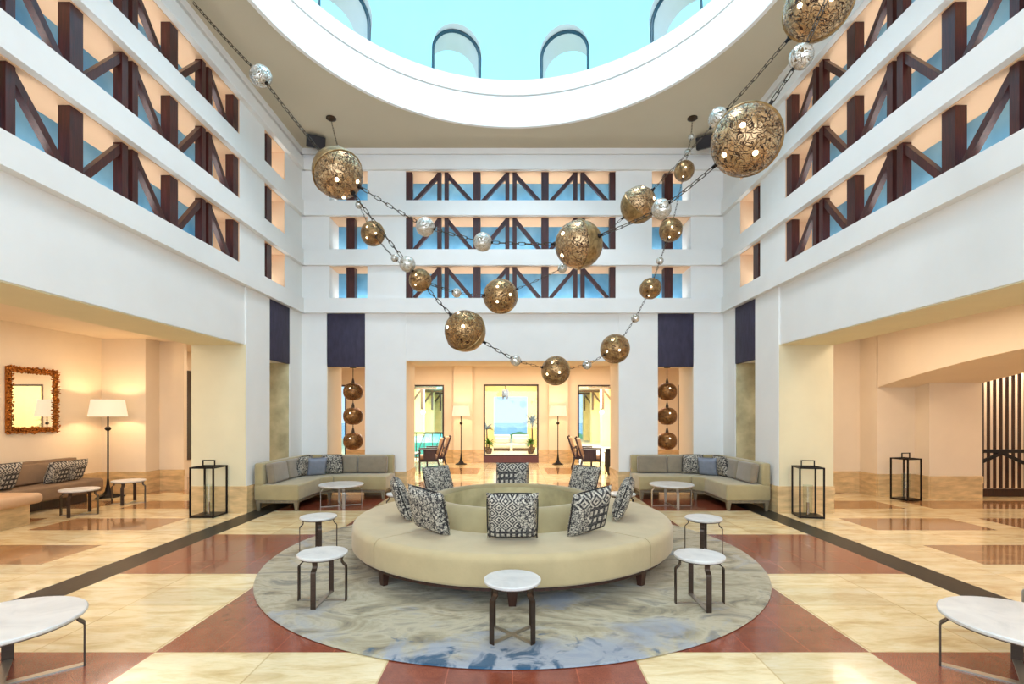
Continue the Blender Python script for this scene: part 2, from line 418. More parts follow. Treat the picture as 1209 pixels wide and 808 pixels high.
# timber trusses
levels = ['lowest', 'middle', 'top']
def truss(singles, pairs, ends, z0, z1, place, label, group):
    "place(u, w0, w1, d) maps position along the wall / depth to world"
    r = thing('timber_truss', label, 'truss', place(singles[0], .2, z0), 0, group)
    o0 = Vector(r.location)
    def post(u, w, d0, d1, nm='post'):
        b = MB(); A = place(u-w/2, d0, z0); Bq = place(u+w/2, d1, z1)
        b.box(*sorted((A[0], Bq[0])), *sorted((A[1], Bq[1])), z0, z1-.014); b.xform(Matrix.Translation(-o0)); b.build(nm, M['wood'], r, smooth=0)
    for u in singles: post(u, .15, .02, .14)
    for u in pairs: post(u-.075, .085, .03, .13); post(u+.075, .085, .03, .13)
    for i, u in enumerate(singles):
        for d in (-1, 1):
            pu = u+d*.71
            if any(abs(pu-q) < .1 for q in pairs):
                b = MB(); P = Vector(place(u+d*.11, .08, z0+.03)); Q = Vector(place(pu-d*.10, .08, z1-.06))
                b.bar(P, Q, .07, .075); b.xform(Matrix.Translation(-o0)); b.build('brace', M['wood'], r, smooth=0)
    return r
sing = [7.775-1.42*k for k in range(5)]; pairs = [7.06-1.42*k for k in range(5)]
for s, side in ((-1, 'left'), (1, 'right')):
    for k, (z0, z1) in enumerate(SL):
        truss(sing, [p for p in pairs if p > .9], None, z0, z1, lambda u, d, z, s=s: (s*(WX+d), u, z),
              'long dark red timber truss in the %s gallery slot of the %s side wall' % (levels[k], side), 'gallery timber trusses')
        q = MB(); c0 = (s*(WX+.12), 8.86, z0); q.box(-.09, .09, -.09, .09, 0, z1-z0-.014)
        tag(q.build('timber_post', M['wood'], None, c0, smooth=0), 'single dark timber post in the %s small slot of the %s side wall' % (levels[k], side), 'post', 'single gallery posts')
for k, (z0, z1) in enumerate(SL):
    truss([-2.115+1.41*i for i in range(4)], [-1.41, 0, 1.41], None, z0, z1, lambda u, d, z: (u-.03, BY+d, z),
          'dark timber truss in the %s gallery slot of the far wall' % levels[k], 'gallery timber trusses')
    for x, side in ((-3.36, 'left'), (3.24, 'right')):
        q = MB(); q.box(-.085, .085, -.09, .09, 0, z1-z0-.014)
        tag(q.build('timber_post', M['wood'], None, (x, BY+.15, z0), smooth=0), 'dark timber post in the %s small slot of the far wall, %s side' % (levels[k], side), 'post', 'single gallery posts')
# violet panels
def vpanel(x0, x1, y0, y1, label):
    b = MB(); b.rbox(x0, x1, y0, y1, 2.6, 3.695, .012, 2); tag(b.build('fabric_wall_panel', M['panel']), label, 'wall panel', 'dark violet panels above the niches')
vpanel(-3.825, -3.045, BY-.0, BY+.055, 'dark violet panel on the far wall above the left stack of globe pendants')
vpanel(3.005, 3.735, BY-.0, BY+.055, 'dark violet panel on the far wall above the right stack of globe pendants')
vpanel(-WX-.055, -WX, 8.825, 9.615, 'dark violet panel on the left side wall above its niche')
vpanel(WX, WX+.055, 8.825, 9.615, 'dark violet panel on the right side wall above its niche')
# onyx jamb faces in the side niches + cream jambs + stone baseboards
b = MB()
for s in (-1, 1):
    xa, xb = sorted((s*(WX+.02), s*(WO+.0))); b.box(xa, xb, 9.6, 9.619, 0, 2.615)
struct(b.build('trim_6', M['onyx'], smooth=0))
b = MB()
for s in (-1, 1):
    xa, xb = sorted((s*(WX+.01), s*(WO+.012))); b.box(xa, xb, 8.035, 8.049, 0, 2.759)     # big jamb facing the camera
    xa, xb = sorted((s*(WX+.04), s*(WO+.01))); b.box(xa, xb, .3, 8.05, 2.745, 2.759)       # soffit
struct(b.build('trim_7', M['pale'], smooth=0))
b = MB()
for x0, x1 in ((-2.215, -2.2), (2.2, 2.215), (-3.845, -3.83), (3.74, 3.755)):
    q = (x0+.014, x1+.014) if x0 in (-2.215, -3.845) else (x0-.014, x1-.014)
    b.box(q[0], q[1], BY+.01, BYo, 0, 2.655 if abs(x0) > 3 else OPENH-.001)
b.box(-2.2, 2.2, BY+.03, BYo, OPENH-.012, OPENH-.001)
struct(b.build('trim_8', M['cream'], smooth=0))
def bboard(name, boxes):
    b = MB()
    for x0, x1, y0, y1 in boxes:
        b.box(x0-.02, x1+.02, y0-.02, y1+.02, 0.001, .31); b.box(x0-.028, x1+.028, y0-.028, y1+.028, .31, .44)
    struct(b.build(name, M['stone'], smooth=0))
bboard('baseboard_left', [(-WO, -WX, 8.05, 8.82), (-WO, -WX, 9.62, 10.9)])
bboard('baseboard_right', [(WX, WO, 8.05, 8.82), (WX, WO, 9.62, 10.9)])
bboard('baseboard_back', [(-4.34, -3.83, BY, BYo), (-3.04, -2.2, BY, BYo), (2.2, 3.0, BY, BYo), (3.74, 4.34, BY, BYo)])

# ------------------------------------------------------------------ CEILING, RING AND DOME
DC = (0, 5.85); DR = 3.5
b = MB(); n = 96; x0, x1, y0, y1 = -5.2, 5.2, -2.5, 10.95
for zz, up in ((CEIL, 0), (CEIL+.12, 1)):
    inner, outer = [], []
    for i in range(n):
        a = 2*pi*i/n; d = Vector((cos(a), sin(a)))
        inner.append(b.b.verts.new((DC[0]+DR*d.x, DC[1]+DR*d.y, zz)))
        ts = []
        if d.x > 1e-6: ts.append((x1-DC[0])/d.x)
        if d.x < -1e-6: ts.append((x0-DC[0])/d.x)
        if d.y > 1e-6: ts.append((y1-DC[1])/d.y)
        if d.y < -1e-6: ts.append((y0-DC[1])/d.y)
        tt = min(ts); outer.append(b.b.verts.new((DC[0]+tt*d.x, DC[1]+tt*d.y, zz)))
    for i in range(n):
        b.b.faces.new((inner[i], inner[(i+1) % n], outer[(i+1) % n], outer[i]))
    # corners are covered by the walls
    for cx, cy in ((x0, y0), (x1, y0), (x1, y1), (x0, y1)):
        i = min(range(n), key=lambda i: min((outer[i].co.xy-Vector((cx, cy))).length+(outer[(i+1) % n].co.xy-Vector((cx, cy))).length, 99))
        c = b.b.verts.new((cx, cy, zz)); b.b.faces.new((outer[i], outer[(i+1) % n], c))
struct(b.build('ceiling', M['ceil'], smooth=0))
b = MB(); b.lathe([(DR, CEIL-.02), (DR, 7.655), (DR+.05, 7.66), (DR+.05, 7.685), (DR, 7.69), (DR, 7.97), (4.9, 7.97), (4.9, CEIL+.08), (DR+.06, CEIL+.06), (DR+.06, CEIL-.02)], 128, c=DC)
struct(b.build('trim_9', M['white'], smooth=30))
b = MB(); b.lathe([(DR+.045, 7.662), (DR+.045, 7.683), (DR+.049, 7.683), (DR+.049, 7.662)], 128, c=DC); struct(b.build('trim_10', M['black'], smooth=30))
# cove between the top band and the ceiling
b = MB()
for s in (-1, 1):
    xa, xb = sorted((s*(WX-.03), s*(WX+.03))); b.box(xa, xb, -2.5, 10.2, 6.98, CEIL)
b.box(-4.36, 4.36, BY-.03, BY+.03, 6.98, CEIL); struct(b.build('trim_11', M['white'], smooth=0))
# dome shell with twelve arched dormers
RS = 4.25; ZC = 8.0
prof = [(RS, 7.972)]+[(RS*cos(a), ZC+RS*sin(a)) for a in [radians(4+k*4) for k in range(16)]]+[(1.75, 11.88), (1.75, 12.3), (3.4, 11.7), (4.3, 11.0), (4.78, 10.1), (4.78, 7.972)]
b = MB(); b.lathe(prof, 96, c=DC); dome = b.build('ceiling_dome', [M['cyan'], M['white']], smooth=0)
cb = MB()
for k in range(12):
    a = pi/2+radians(15.5)+k*pi/6
    pts = [(-.5, 7.985), (.5, 7.985), (.5, 8.85)]+[(.5*cos(t_), 8.85+.5*sin(t_)) for t_ in [pi*j/16 for j in range(1, 16)]]+[(-.5, 8.85)]
    t_ = bmesh.new(); A = [t_.verts.new((3.2, x, z)) for x, z in pts]; Bv = [t_.verts.new((5.4, x, z)) for x, z in pts]
    t_.faces.new(A[::-1]); t_.faces.new(Bv)
    for i in range(len(pts)): t_.faces.new((A[i], A[(i+1) % len(pts)], Bv[(i+1) % len(pts)], Bv[i]))
    cb.add(t_, Matrix.Translation((DC[0], DC[1], 0)) @ Matrix.Rotation(a, 4, 'Z'))
for f in cb.b.faces: f.material_index = 1
cutter = cb.build('cutter', [M['cyan'], M['white']], smooth=0)
md = dome.modifiers.new('cut', 'BOOLEAN'); md.operation = 'DIFFERENCE'; md.object = cutter; md.solver = 'EXACT'
dg = bpy.context.evaluated_depsgraph_get(); nm_ = bpy.data.meshes.new_from_object(dome.evaluated_get(dg))
dome.modifiers.clear(); dome.data = nm_; bpy.data.objects.remove(cutter)
for p in nm_.polygons:
    p.use_smooth = True
nm_.set_sharp_from_angle(angle=radians(30)); dome['kind'] = 'structure'
for k in (0, 1, 2, 11, 10, 9):
    a = pi/2+radians(15.5)+k*pi/6
    b = MB(); pth = [(0, -.475, 7.98), (0, -.475, 8.85)]+[(0, -.475*cos(t_), 8.85+.475*sin(t_)) for t_ in [pi*j/20 for j in range(1, 20)]]+[(0, .475, 8.85), (0, .475, 7.98)]
    for p, q in zip(pth, pth[1:]): b.tube([p, q], .032, 8)
    b.xform(Matrix.Translation((DC[0], DC[1], 0)) @ Matrix.Rotation(a, 4, 'Z') @ Matrix.Translation((4.2, 0, 0)))
    struct(b.build('window_%d' % (10+k), M['teal']))

# ------------------------------------------------------------------ SIDE AISLES
AC = 3.17
# left alcove
b = MB(); b.box(-8.6, -8.43, -3, 10.6, 0, AC+.1); struct(b.build('wall_alcove_left', M['cream'], smooth=0))
b = MB(); b.box(-8.43, -7.53, 10.1, 10.6, 0, 3.3); b.box(-7.6, -7.01, 10.5, 10.6, 0, 3.3); struct(b.build('wall_alcove_back', M['cream'], smooth=0))
b = MB(); b.box(-8.6, -WO, -3, 11.0, AC, AC+.12); struct(b.build('ceiling_left', M['cream'], smooth=0))
b = MB(); b.box(WO, 12.6, -3, 11.0, AC, AC+.12); struct(b.build('ceiling_right', M['cream'], smooth=0))
def strip(b, x0, x1, y0, y1):
    b.box(x0, x1, y0, y1, .001, .31); 
    dx = .008
    b.box(x0-dx if x1-x0 > .1 else x0-dx, x1+dx, y0-dx, y1+dx, .31, .44)
b = MB(); strip(b, -8.43, -7.53, 10.07, 10.1); strip(b, -7.53, -7.5, 10.08, 10.5); strip(b, -7.5, -7.0, 10.47, 10.5); strip(b, -8.43, -8.40, -2, 10.1)
struct(b.build('baseboard_alcove', M['stone'], smooth=0))
# right: deep segmental arch
b = MB(); AX0, AX1 = 7.2, 8.95
def az(y): return 2.62-.0212*(y-5.0)**2
ysq = [.3+(9.72-.3)*i/32 for i in range(33)]
for ya, yb in zip(ysq, ysq[1:]):
    A = [(AX0, ya, az(ya)), (AX1, ya, az(ya)), (AX1, ya, AC+.05), (AX0, ya, AC+.05)]; B_ = [(AX0, yb, az(yb)), (AX1, yb, az(yb)), (AX1, yb, AC+.05), (AX0, yb, AC+.05)]
    b.hull(A, B_)
b.box(AX0, AX1, -3, .3, 0, AC+.05); b.box(AX0, 8.95, 9.71, 10.2, 0, AC+.05); b.box(7.94, 8.95, 9.37, 9.71, 0, 2.26)
b.box(6.6, 7.2, 10.2, 10.35, 0, 3.3); struct(b.build('wall_arch', M['cream'], smooth=25, merge=False))
b = MB(); b.box(8.9, 12.6, 10.1, 10.25, 0, AC+.1); struct(b.build('wall_screen_back', M['cream'], smooth=0))
b = MB(); b.box(12.5, 12.65, -3, 10.2, 0, AC+.1); struct(b.build('wall_far_right', M['cream'], smooth=0))
b = MB(); strip(b, 7.17, 7.2, 9.70, 10.2); strip(b, 7.2, 7.94, 9.68, 9.71); strip(b, 7.91, 7.94, 9.35, 9.69); strip(b, 7.94, 8.93, 9.34, 9.37); strip(b, 6.6, 7.17, 10.17, 10.2)
struct(b.build('baseboard_arch', M['stone'], smooth=0))

# ------------------------------------------------------------------ BACK HALL
HYY = 16.6; HC = 3.25
b = MB()
segs = [(-8.6, -7.0), (-5.6, -3.75), (-2.31, -.97), (.88, 2.2), (3.75, 5.6), (7.0, 8.6)]
for x0, x1 in segs: b.box(x0, x1, HYY, HYY+.3, 0, HC)
for x0, x1, z in ((-7.0, -5.6, 2.62), (-3.75, -2.31, 2.62), (-.97, .88, 2.64), (2.2, 3.75, 2.62), (5.6, 7.0, 2.62)): b.box(x0, x1, HYY, HYY+.3, z, HC)
for x0, x1 in ((-1.97, -1.34), (1.22, 1.86)): b.box(x0, x1, HYY-.14, HYY, 0, HC)
struct(b.build('wall_hall', M['cream'], smooth=0))
b = MB()
for x0, x1 in segs: strip(b, x0, x1, HYY-.03, HYY)
for x0, x1 in ((-1.97, -1.34), (1.22, 1.86)): strip(b, x0, x1, HYY-.17, HYY-.13)
struct(b.build('baseboard_hall', M['stone'], smooth=0))
b = MB(); b.box(-8.6, -8.4, 10.6, 17, 0, HC); struct(b.build('wall_hall_left', M['cream'], smooth=0))
b = MB(); b.box(8.4, 8.6, 10.35, 17, 0, HC); struct(b.build('wall_hall_right', M['cream'], smooth=0))
b = MB(); b.box(-8.6, 8.6, 10.98, 17, HC, HC+.12); b.box(-8.6, -WO, 10.5, 11.0, HC, HC+.12); b.box(WO, 8.6, 10.2, 11.0, HC, HC+.12); struct(b.build('ceiling_hall', M['cream'], smooth=0))
# doors off the hall
b = MB(); b.box(-8.4, -8.36, 12.2, 13.4, .45, 2.75); struct(b.build('door_1', M['darkdoor'], smooth=0))
b = MB(); b.box(8.36, 8.4, 12.5, 13.7, 0.002, 2.95); struct(b.build('door_2', M['darkdoor'], smooth=0))
# framed openings
def framed(idx, x0, x1, z0, z1, mull=None, w=.05, kind='window'):
    b = MB(); y0, y1 = HYY-.02, HYY+.1
    b.box(x0, x0+w, y0, y1, z0, z1); b.box(x1-w, x1, y0, y1, z0, z1); b.box(x0+w, x1-w, y0, y1, z1-w, z1)
    if z0 > .05: b.box(x0, x1, y0, y1, z0-.02, z0+.02)
    for m_ in (mull or []): b.box(m_-.025, m_+.025, y0, y1, z0, z1)
    fr_ = struct(b.build('%s_%d' % (kind, idx), M['darkwood'], smooth=0))
    g = MB(); g.box(x0+w, x1-w, HYY+.03, HYY+.036, z0, z1-w); g.build('pane', M['glass'], fr_, smooth=0)
framed(20, -.97, .88, .24, 2.64)
framed(21, -3.75, -2.31, .0, 2.62); framed(22, 2.2, 3.75, .0, 2.62); framed(23, -7.0, -5.6, 0, 2.62, [-6.0]); framed(24, 5.6, 7.0, 0, 2.62, [6.1])
b = MB(); b.box(-.97, .88, HYY-.05, HYY+.3, 0, .22); struct(b.build('trim_12', simple('dark_red_sill', srgb(92, 44, 36), .35), smooth=0))

# ------------------------------------------------------------------ OUTSIDE
b = MB(); b.box(-14, 14, 17.0, 34, -.15, .0); struct(b.build('ground_terrace', simple('pale_terrace_stone', srgb(226, 210, 180), .6), smooth=0))
b = MB(); b.box(-1.5, 1.5, 17.0, 21.8, .0, .2); struct(b.build('ground_step', simple('terrace_platform', srgb(226, 214, 190), .6), smooth=0))
b = MB(); b.box(-200, 200, 34, 600, -8.2, -8); struct(b.build('ground_sea', M['sea'], smooth=0))
b = MB()
for i in range(40):
    x = random.uniform(-8, 8); y = random.uniform(38, 56); r = random.uniform(1.0, 2.2)
    t_ = bmesh.new(); bmesh.ops.create_icosphere(t_, subdivisions=2, radius=r)
    for v_ in t_.verts: v_.co *= random.uniform(.85, 1.1)
    b.add(t_, Matrix.Translation((x, y, -.75-r*.3)) @ Matrix.Scale(.6, 4, (0, 0, 1)))
g = b.build('garden_shrubs', M['hill']); g['kind'] = 'stuff'; tag(g, 'pale green garden shrubs below the terrace beyond the centre window', 'shrubs')
# centre porch
b = MB(); b.box(-1.9, -.82, 21.5, 21.9, .0, 3.2); b.box(.66, 1.85, 21.5, 21.9, .0, 3.2); b.box(-.82, .66, 21.5, 21.9, 2.42, 3.2)
b.box(-1.9, -1.75, 16.95, 21.5, 0, 3.2); b.box(1.7, 1.85, 16.95, 21.5, 0, 3.2); struct(b.build('wall_porch', M['yellow'], smooth=0))
b = MB(); b.box(-1.9, 1.85, 16.9, 21.9, 3.2, 3.3); struct(b.build('ceiling_porch', M['white'], smooth=0))
def lounger(x, label):
    r = thing('outdoor_sofa', label, 'outdoor sofa', (x, 19.6, .2), 0, 'white outdoor sofas')
    MB().rbox(-.34, .34, -.35, .35, .10, .28, .05).build('seat', M['ext_white'], r)
    MB().rbox(-.34, .34, .16, .36, .28, .62, .06).build('backrest', M['ext_white'], r)
    MB().rbox(-.28, .28, .04, .17, .29, .50, .05).build('back_cushion', M['ext_white'], r)
    MB().box(-.32, .32, -.33, .33, .03, .10).build('frame', M['woodh'], r, smooth=0)
    for sx in (-.28, .28):
        for sy in (-.3, .3): MB().box(sx-.025, sx+.025, sy-.025, sy+.025, 0, .03).build('foot', M['woodh'], r, smooth=0)
lounger(-.42, 'white outdoor sofa beyond the centre window, left of the two'); lounger(.33, 'white outdoor sofa beyond the centre window, right of the two')
def palm(loc, h, n, L, m, name, label, seed):
    rd = random.Random(seed); r = thing(name, label, 'plant', loc, 0)
    MB().lathe_solid([(.09, 0), (.13, .16), (.12, .2)], 16).build('pot', M['woodh'], r)
    MB().tube([(0, 0, .15), (.01, 0, h*.5), (0, .01, h)], [.03, .025, .02], 8).build('stem', M['woodh'], r)
    b = MB()
    for i in range(n):
        a = rd.uniform(0, 2*pi); el = rd.uniform(.1, 1.3); ln = L*rd.uniform(.7, 1); p = Vector((0, 0, h)); w = .045
        d = Vector((cos(a)*cos(el), sin(a)*cos(el), sin(el))); sd = Vector((-sin(a), cos(a), 0)); prev = None
        for k in range(7):
            ww = w*(1-abs(k/6-.4)*1.5); ww = max(ww, .003)
            cur = (b.b.verts.new(p-sd*ww), b.b.verts.new(p+Vector((0, 0, ww*.4))), b.b.verts.new(p+sd*ww))
            if prev: b.b.faces.new((prev[0], prev[1], cur[1], cur[0])); b.b.faces.new((prev[1], prev[2], cur[2], cur[1]))
            prev = cur; p = p+d*ln/6; d = (d+Vector((0, 0, -.22))).normalized()
    b.build('foliage', m, r, norm=False)
palm((.74, 18.6, .2), 1.1, 34, .5, M['leafd'], 'potted_palm', 'tall dark spiky palm right of the outdoor sofas', 1)
palm((-.97, 18.6, .2), .85, 30, .42, M['leafd'], 'potted_palm', 'dark spiky palm left of the outdoor sofas', 2)
palm((.66, 17.9, .2), .34, 34, .34, M['leaf'], 'potted_shrub', 'low bright green plant right of the outdoor sofas', 3)
palm((-.86, 17.9, .2), .34, 34, .34, M['leaf'], 'potted_shrub', 'low bright green plant left of the outdoor sofas', 4)
# hanging porch lamp
r = thing('porch_pendant', 'cluster pendant with blue-grey drops hanging in the porch beyond the centre window', 'pendant lamp', (-.28, 19, 3.2))
MB().box(-.5, .9, -.1, .1, -.34, -.26).build('beam', M['bluegrey'], r, smooth=0)
MB().cyl(0, 0, -.6, 0, .012).build('rod', M['blackmetal'], r)
for i in range(7):
    a = i*2*pi/7; MB().lathe_solid([(.005, -1.0+.05*(i % 3)), (.05, -.85), (.03, -.68), (.004, -.58)], 10, (.09*cos(a), .09*sin(a))).build('drop', M['bluegrey'], r)
# loggias left and right outside
for s, side in ((-1, 'left'), (1, 'right')):
    b = MB(); xw = s*5.6
    for k in range(5):
        y = 18.6+3.2*k; xa, xb = sorted((s*4.55, s*5.0)); b.box(xa, xb, y, y+.6, 0, 3.0)
    xa, xb = sorted((s*5.6, s*5.8)); b.box(xa, xb, 17, 34, 0, 3.0) if s > 0 else b.box(xa, xb, 24, 34, 0, 3.0)
    struct(b.build('wall_loggia_'+side, M['yellow'], smooth=0))
    b = MB(); xa, xb = sorted((s*1.9, s*5.8)); b.box(xa, xb, 17, 34, 3.05, 3.2); struct(b.build('ceiling_loggia_'+side, M['white'], smooth=0))
    for k in range(5):
        y = 18.3+3.2*k; fw = ['nearest', 'second', 'third', 'fourth', 'farthest'][k]
        r = thing('timber_bracket', '%s brown timber roof bracket in the loggia beyond the %s window' % (fw, side), 'bracket', (s*4.55, y, 1.9), 0, 'loggia brackets')
        MB().box(-.05, .05, -.05, .05, 0, 1.0).build('post', M['woodh'], r, smooth=0)
        MB().box(-.75, .75, -.06, .06, 1.0, 1.12).build('beam', M['woodh'], r, smooth=0)
        bb = MB(); bb.bar((s*.68, 0, .10), (s*.02, 0, .98), .09, .09, up=(0, 1, 0)); bb.build('brace', M['woodh'], r, smooth=0)
        if k < 3:
            q = thing('loggia_globe_lamp', 'white globe lamp under the %s loggia bracket beyond the %s window' % (fw, side), 'lamp', (s*4.45, y-.2, 1.75), 0, 'loggia globe lamps')
            t_ = bmesh.new(); bmesh.ops.create_uvsphere(t_, u_segments=16, v_segments=10, radius=.13); MB().add(t_).build('globe', M['globe_light'], q)
            MB().cyl(0, 0, .12, .18, .04).build('cap', M['blackmetal'], q)
# pool + railing outside the left window
b = MB(); b.box(-5.4, -1.9, 18.9, 30, .0, .55); struct(b.build('ground_pool_wall', M['pool'], smooth=0))
r = thing('balcony_railing', 'dark metal balcony railing outside the left hall window', 'railing', (-3.0, 17.5, 0))
MB().box(-1.6, .8, -.03, .03, .94, 1.0).build('top_rail', M['bronze'], r, smooth=0)
MB().box(-1.6, .8, -.02, .02, .08, .12).build('bottom_rail', M['bronze'], r, smooth=0)
for k in range(9):
    x = -1.58+k*.29
    MB().box(x-.012, x+.012, -.012, .012, 0, .94).build('baluster', M['bronze'], r, smooth=0)
    if k % 2 == 0 and k < 8: q = MB(); q.bar((x, 0, .12), (x+.29, 0, .92), .02, .02); q.build('diagonal', M['bronze'], r, smooth=0)

# ------------------------------------------------------------------ RUG AND ROUND SOFA
RC = (0, 5.77)
b = MB(); b.lathe_solid([(2.66, 0.001), (2.69, .006), (2.68, .016), (2.655, .02)], 128); tag(b.build('round_rug', M['rug'], None, (0, RC[1], 0)), 'large round rug in beige and blue watercolour pattern under the circular sofa', 'rug')
RZ = .021
R0 = thing('circular_sofa', 'large round beige sofa with a central ring backrest on the round rug', 'sofa', (RC[0], RC[1], RZ))
def rr(r0, r1, z0, z1, rad, n=5):
    "rounded rectangle profile in (r,z)"
    out = []
    for cx, cz, a0 in ((r1-rad, z0+rad*.5, -pi/2), (r1-rad, z1-rad, 0), (r0+rad*.3, z1-rad*.3, pi/2), (r0+.01, z0+.01, pi)):
        rd = rad if cx == r1-rad and a0 == 0 else (rad*.5 if a0 == -pi/2 else (rad*.3 if a0 == pi/2 else .01))
        ccx = r1-rd if a0 <= 0 else cx; ccz = (z1-rd if a0 in (0, pi/2) else z0+rd)
        for k in range(n+1):
            a = a0+pi/2*k/n; out.append((ccx+rd*cos(a), ccz+rd*sin(a)))
    return out
for k in range(4):
    a0 = -pi/4+k*pi/2+.0025; a1 = a0+pi/2-.005
    b = MB(); b.lathe(rr(1.0, 1.79, .165, .44, .07), 40, a0, a1, closed=True, seal=True); b.build('seat', M['fabric'], R0, smooth=50)
b = MB(); b.lathe([(1.70, .13), (1.74, .13), (1.74, .165), (1.0, .165), (1.0, .13)], 96); b.build('plinth_rail', M['darkwood'], R0)
# ring backrest leaning inward, rounded top
pr_ = [(1.06, .43), (1.03, .52), (.985, .60), (.955, .635), (.92, .655), (.885, .66), (.86, .648), (.845, .62), (.84, .3), (1.06, .3)]
b = MB(); b.lathe(pr_, 96); b.build('backrest_ring', M['fabric2'], R0, smooth=45)
b = MB(); b.lathe([(.839, .22), (.839, .615), (.825, .615), (.825, .22)], 96); b.build('inner_lining', M['onyx'], R0)
b = MB(); b.lathe_solid([(.83, .2), (.83, .23)], 64); b.build('inner_floor', M['stone'], R0)
for k in range(8):
    a = -pi/2+k*pi/4; b = MB()
    b.hull([(-.03, -.022, 0), (.03, -.022, 0), (.03, .022, 0), (-.03, .022, 0)], [(-.045, -.035, .13), (.045, -.035, .13), (.045, .035, .13), (-.045, .035, .13)])
    b.xform(Matrix.Translation((1.69*cos(a), 1.69*sin(a), 0)) @ Matrix.Rotation(a+pi/2, 4, 'Z')); b.build('leg', M['darkwood'], R0, smooth=0)

# cushions
def cushion_mesh(w, h, t, mat, n=14, name='cover'):
    b = MB(); grid = {}
    for sd in (-1, 1):
        for i in range(n+1):
            for j in range(n+1):
                u, v = 2*i/n-1, 2*j/n-1
                pin = .07*(1-u*u)*(v*v)**2; pin2 = .07*(1-v*v)*(u*u)**2
                x = u*w/2*(1-pin2); z = v*h/2*(1-pin)
                th = t/2*((1-u**4)**.5*(1-v**4)**.5)**.8
                if sd == 1 and (i in (0, n) or j in (0, n)): grid[sd, i, j] = grid[-1, i, j]; continue
                wr = .004*sin(9*u+3*v)*(1-u*u)*(1-v*v)
                grid[sd, i, j] = b.b.verts.new((x, sd*th+wr, z))
        for i in range(n):
            for j in range(n):
                q = [grid[sd, i, j], grid[sd, i+1, j], grid[sd, i+1, j+1], grid[sd, i, j+1]]
                b.b.faces.new(q if sd < 0 else q[::-1])
    return b.mesh(name, mat, smooth=80)
CM = {}
def cushion(loc, rz, tilt, size, mat, label, group, roll=0):
    "loc = bottom centre of cushion, front faces -Y before rotation"
    key = (size, mat)
    if key not in CM:
        pm = MB(); w = size*.97/2
        pts = []
        for i in range(40):
            a = 2*pi*i/40; c, s_ = cos(a), sin(a); k = (abs(c)**8+abs(s_)**8)**(-1/8)
            pts.append((w*c*k*1.0, 0, w*s_*k*1.0))
        pm.tube(pts, .006, 6, closed=True)
        CM[key] = (cushion_mesh(size, size, .15, M[mat]), pm.mesh('piping', M['black' if 'kilim' in mat else mat]))
    r = thing('throw_cushion', label, 'cushion', loc, 0, group)
    r.matrix_world = Matrix.Translation(loc) @ Matrix.Rotation(rz, 4, 'Z') @ Matrix.Rotation(-tilt, 4, 'X') @ Matrix.Rotation(roll, 4, 'Y')
    for k in (0, 1):
        o = bpy.data.objects.new(('cover', 'piping')[k], CM[key][k]); COL.objects.link(o); o.parent = r; o.location = (0, 0, size/2)
    return r
ring = [(-90, 'kilim0', 'black and cream kilim cushion at the front centre of the circular sofa'),
        (-129, 'kilim2', 'patterned cushion at the front left of the circular sofa'),
        (-55, 'kilim1', 'block patterned cushion at the front right of the circular sofa'),
        (-163, 'kilim2', 'dark patterned cushion on the left side of the circular sofa'),
        (-16, 'kilim2', 'dark patterned cushion on the right side of the circular sofa'),
        (139, 'kilim2', 'patterned cushion at the back left behind the circular sofa ring'),
        (43, 'kilim2', 'patterned cushion at the back right behind the circular sofa ring'),
        (90, 'kilim1', 'patterned cushion at the back centre behind the circular sofa ring')]
for deg, mt, lb in ring:
    a = radians(deg); rad = 1.235 if abs(sin(a)) > .5 else 1.19
    loc = (RC[0]+rad*cos(a), RC[1]+rad*sin(a), RZ+.45)
    cushion(loc, a+pi/2, radians(-20), .47, mt, lb, 'cushions around the circular sofa ring', roll=radians({-129: 7, -55: -7}.get(deg, 0)))

# ------------------------------------------------------------------ SMALL DRINK TABLES
def table(name, label, cat, loc, rz, group, R, H, leg_r, bw, th=.008, base='bronze', barw=None):
    r = thing(name, label, cat, loc, rz, group)
    MB().lathe_solid([(R-.012, H-.028), (R-.002, H-.02), (R, H-.006), (R-.006, H)], 64).build('tabletop', M['marble'], r)
    MB().lathe_solid([(R-.02, H-.036), (R-.02, H-.028)], 48).build('top_plate', M[base], r)
    for k in range(4):
        b = MB(); s = leg_r; hh = H-.036
        pr = [(s, .0), (s, hh-.085), (s-.004, hh-.072), (s-.03, hh-.05), (s-.038, hh-.035), (s-.036, hh-.018), (s-.03, hh)]
        for (xa, za), (xb, zb) in zip(pr, pr[1:]):
            dx, dz = xb-xa, zb-za; L = sqrt(dx*dx+dz*dz); nx, nz = dz/L*th, -dx/L*th
            A = [(xa, -bw/2, za), (xa, bw/2, za), (xa-nx, bw/2, za-nz), (xa-nx, -bw/2, za-nz)]
            B_ = [(xb, -bw/2, zb), (xb, bw/2, zb), (xb-nx, bw/2, zb-nz), (xb-nx, -bw/2, zb-nz)]
            b.hull(A, B_)
        b.xform(Matrix.Rotation(k*pi/2, 4, 'Z')); b.build('leg', M[base], r, smooth=0)
    w = barw or bw*.8
    b = MB(); b.box(-leg_r+.005, leg_r-.005, -w/2, w/2, 0, .008); b.build('crossbar', M['steel'], r, smooth=0)
    b = MB(); b.box(-w/2, w/2, -leg_r+.005, leg_r-.005, .0005, .0085); b.build('crossbar', M['steel'], r, smooth=0)
    return r
G = 'small round marble drink tables around the sofa'
T0 = table('drink_table', 'small round marble drink table directly in front of the circular sofa', 'side table', (0, 3.53, RZ), pi/4, G, .205, .41, .205, .042)
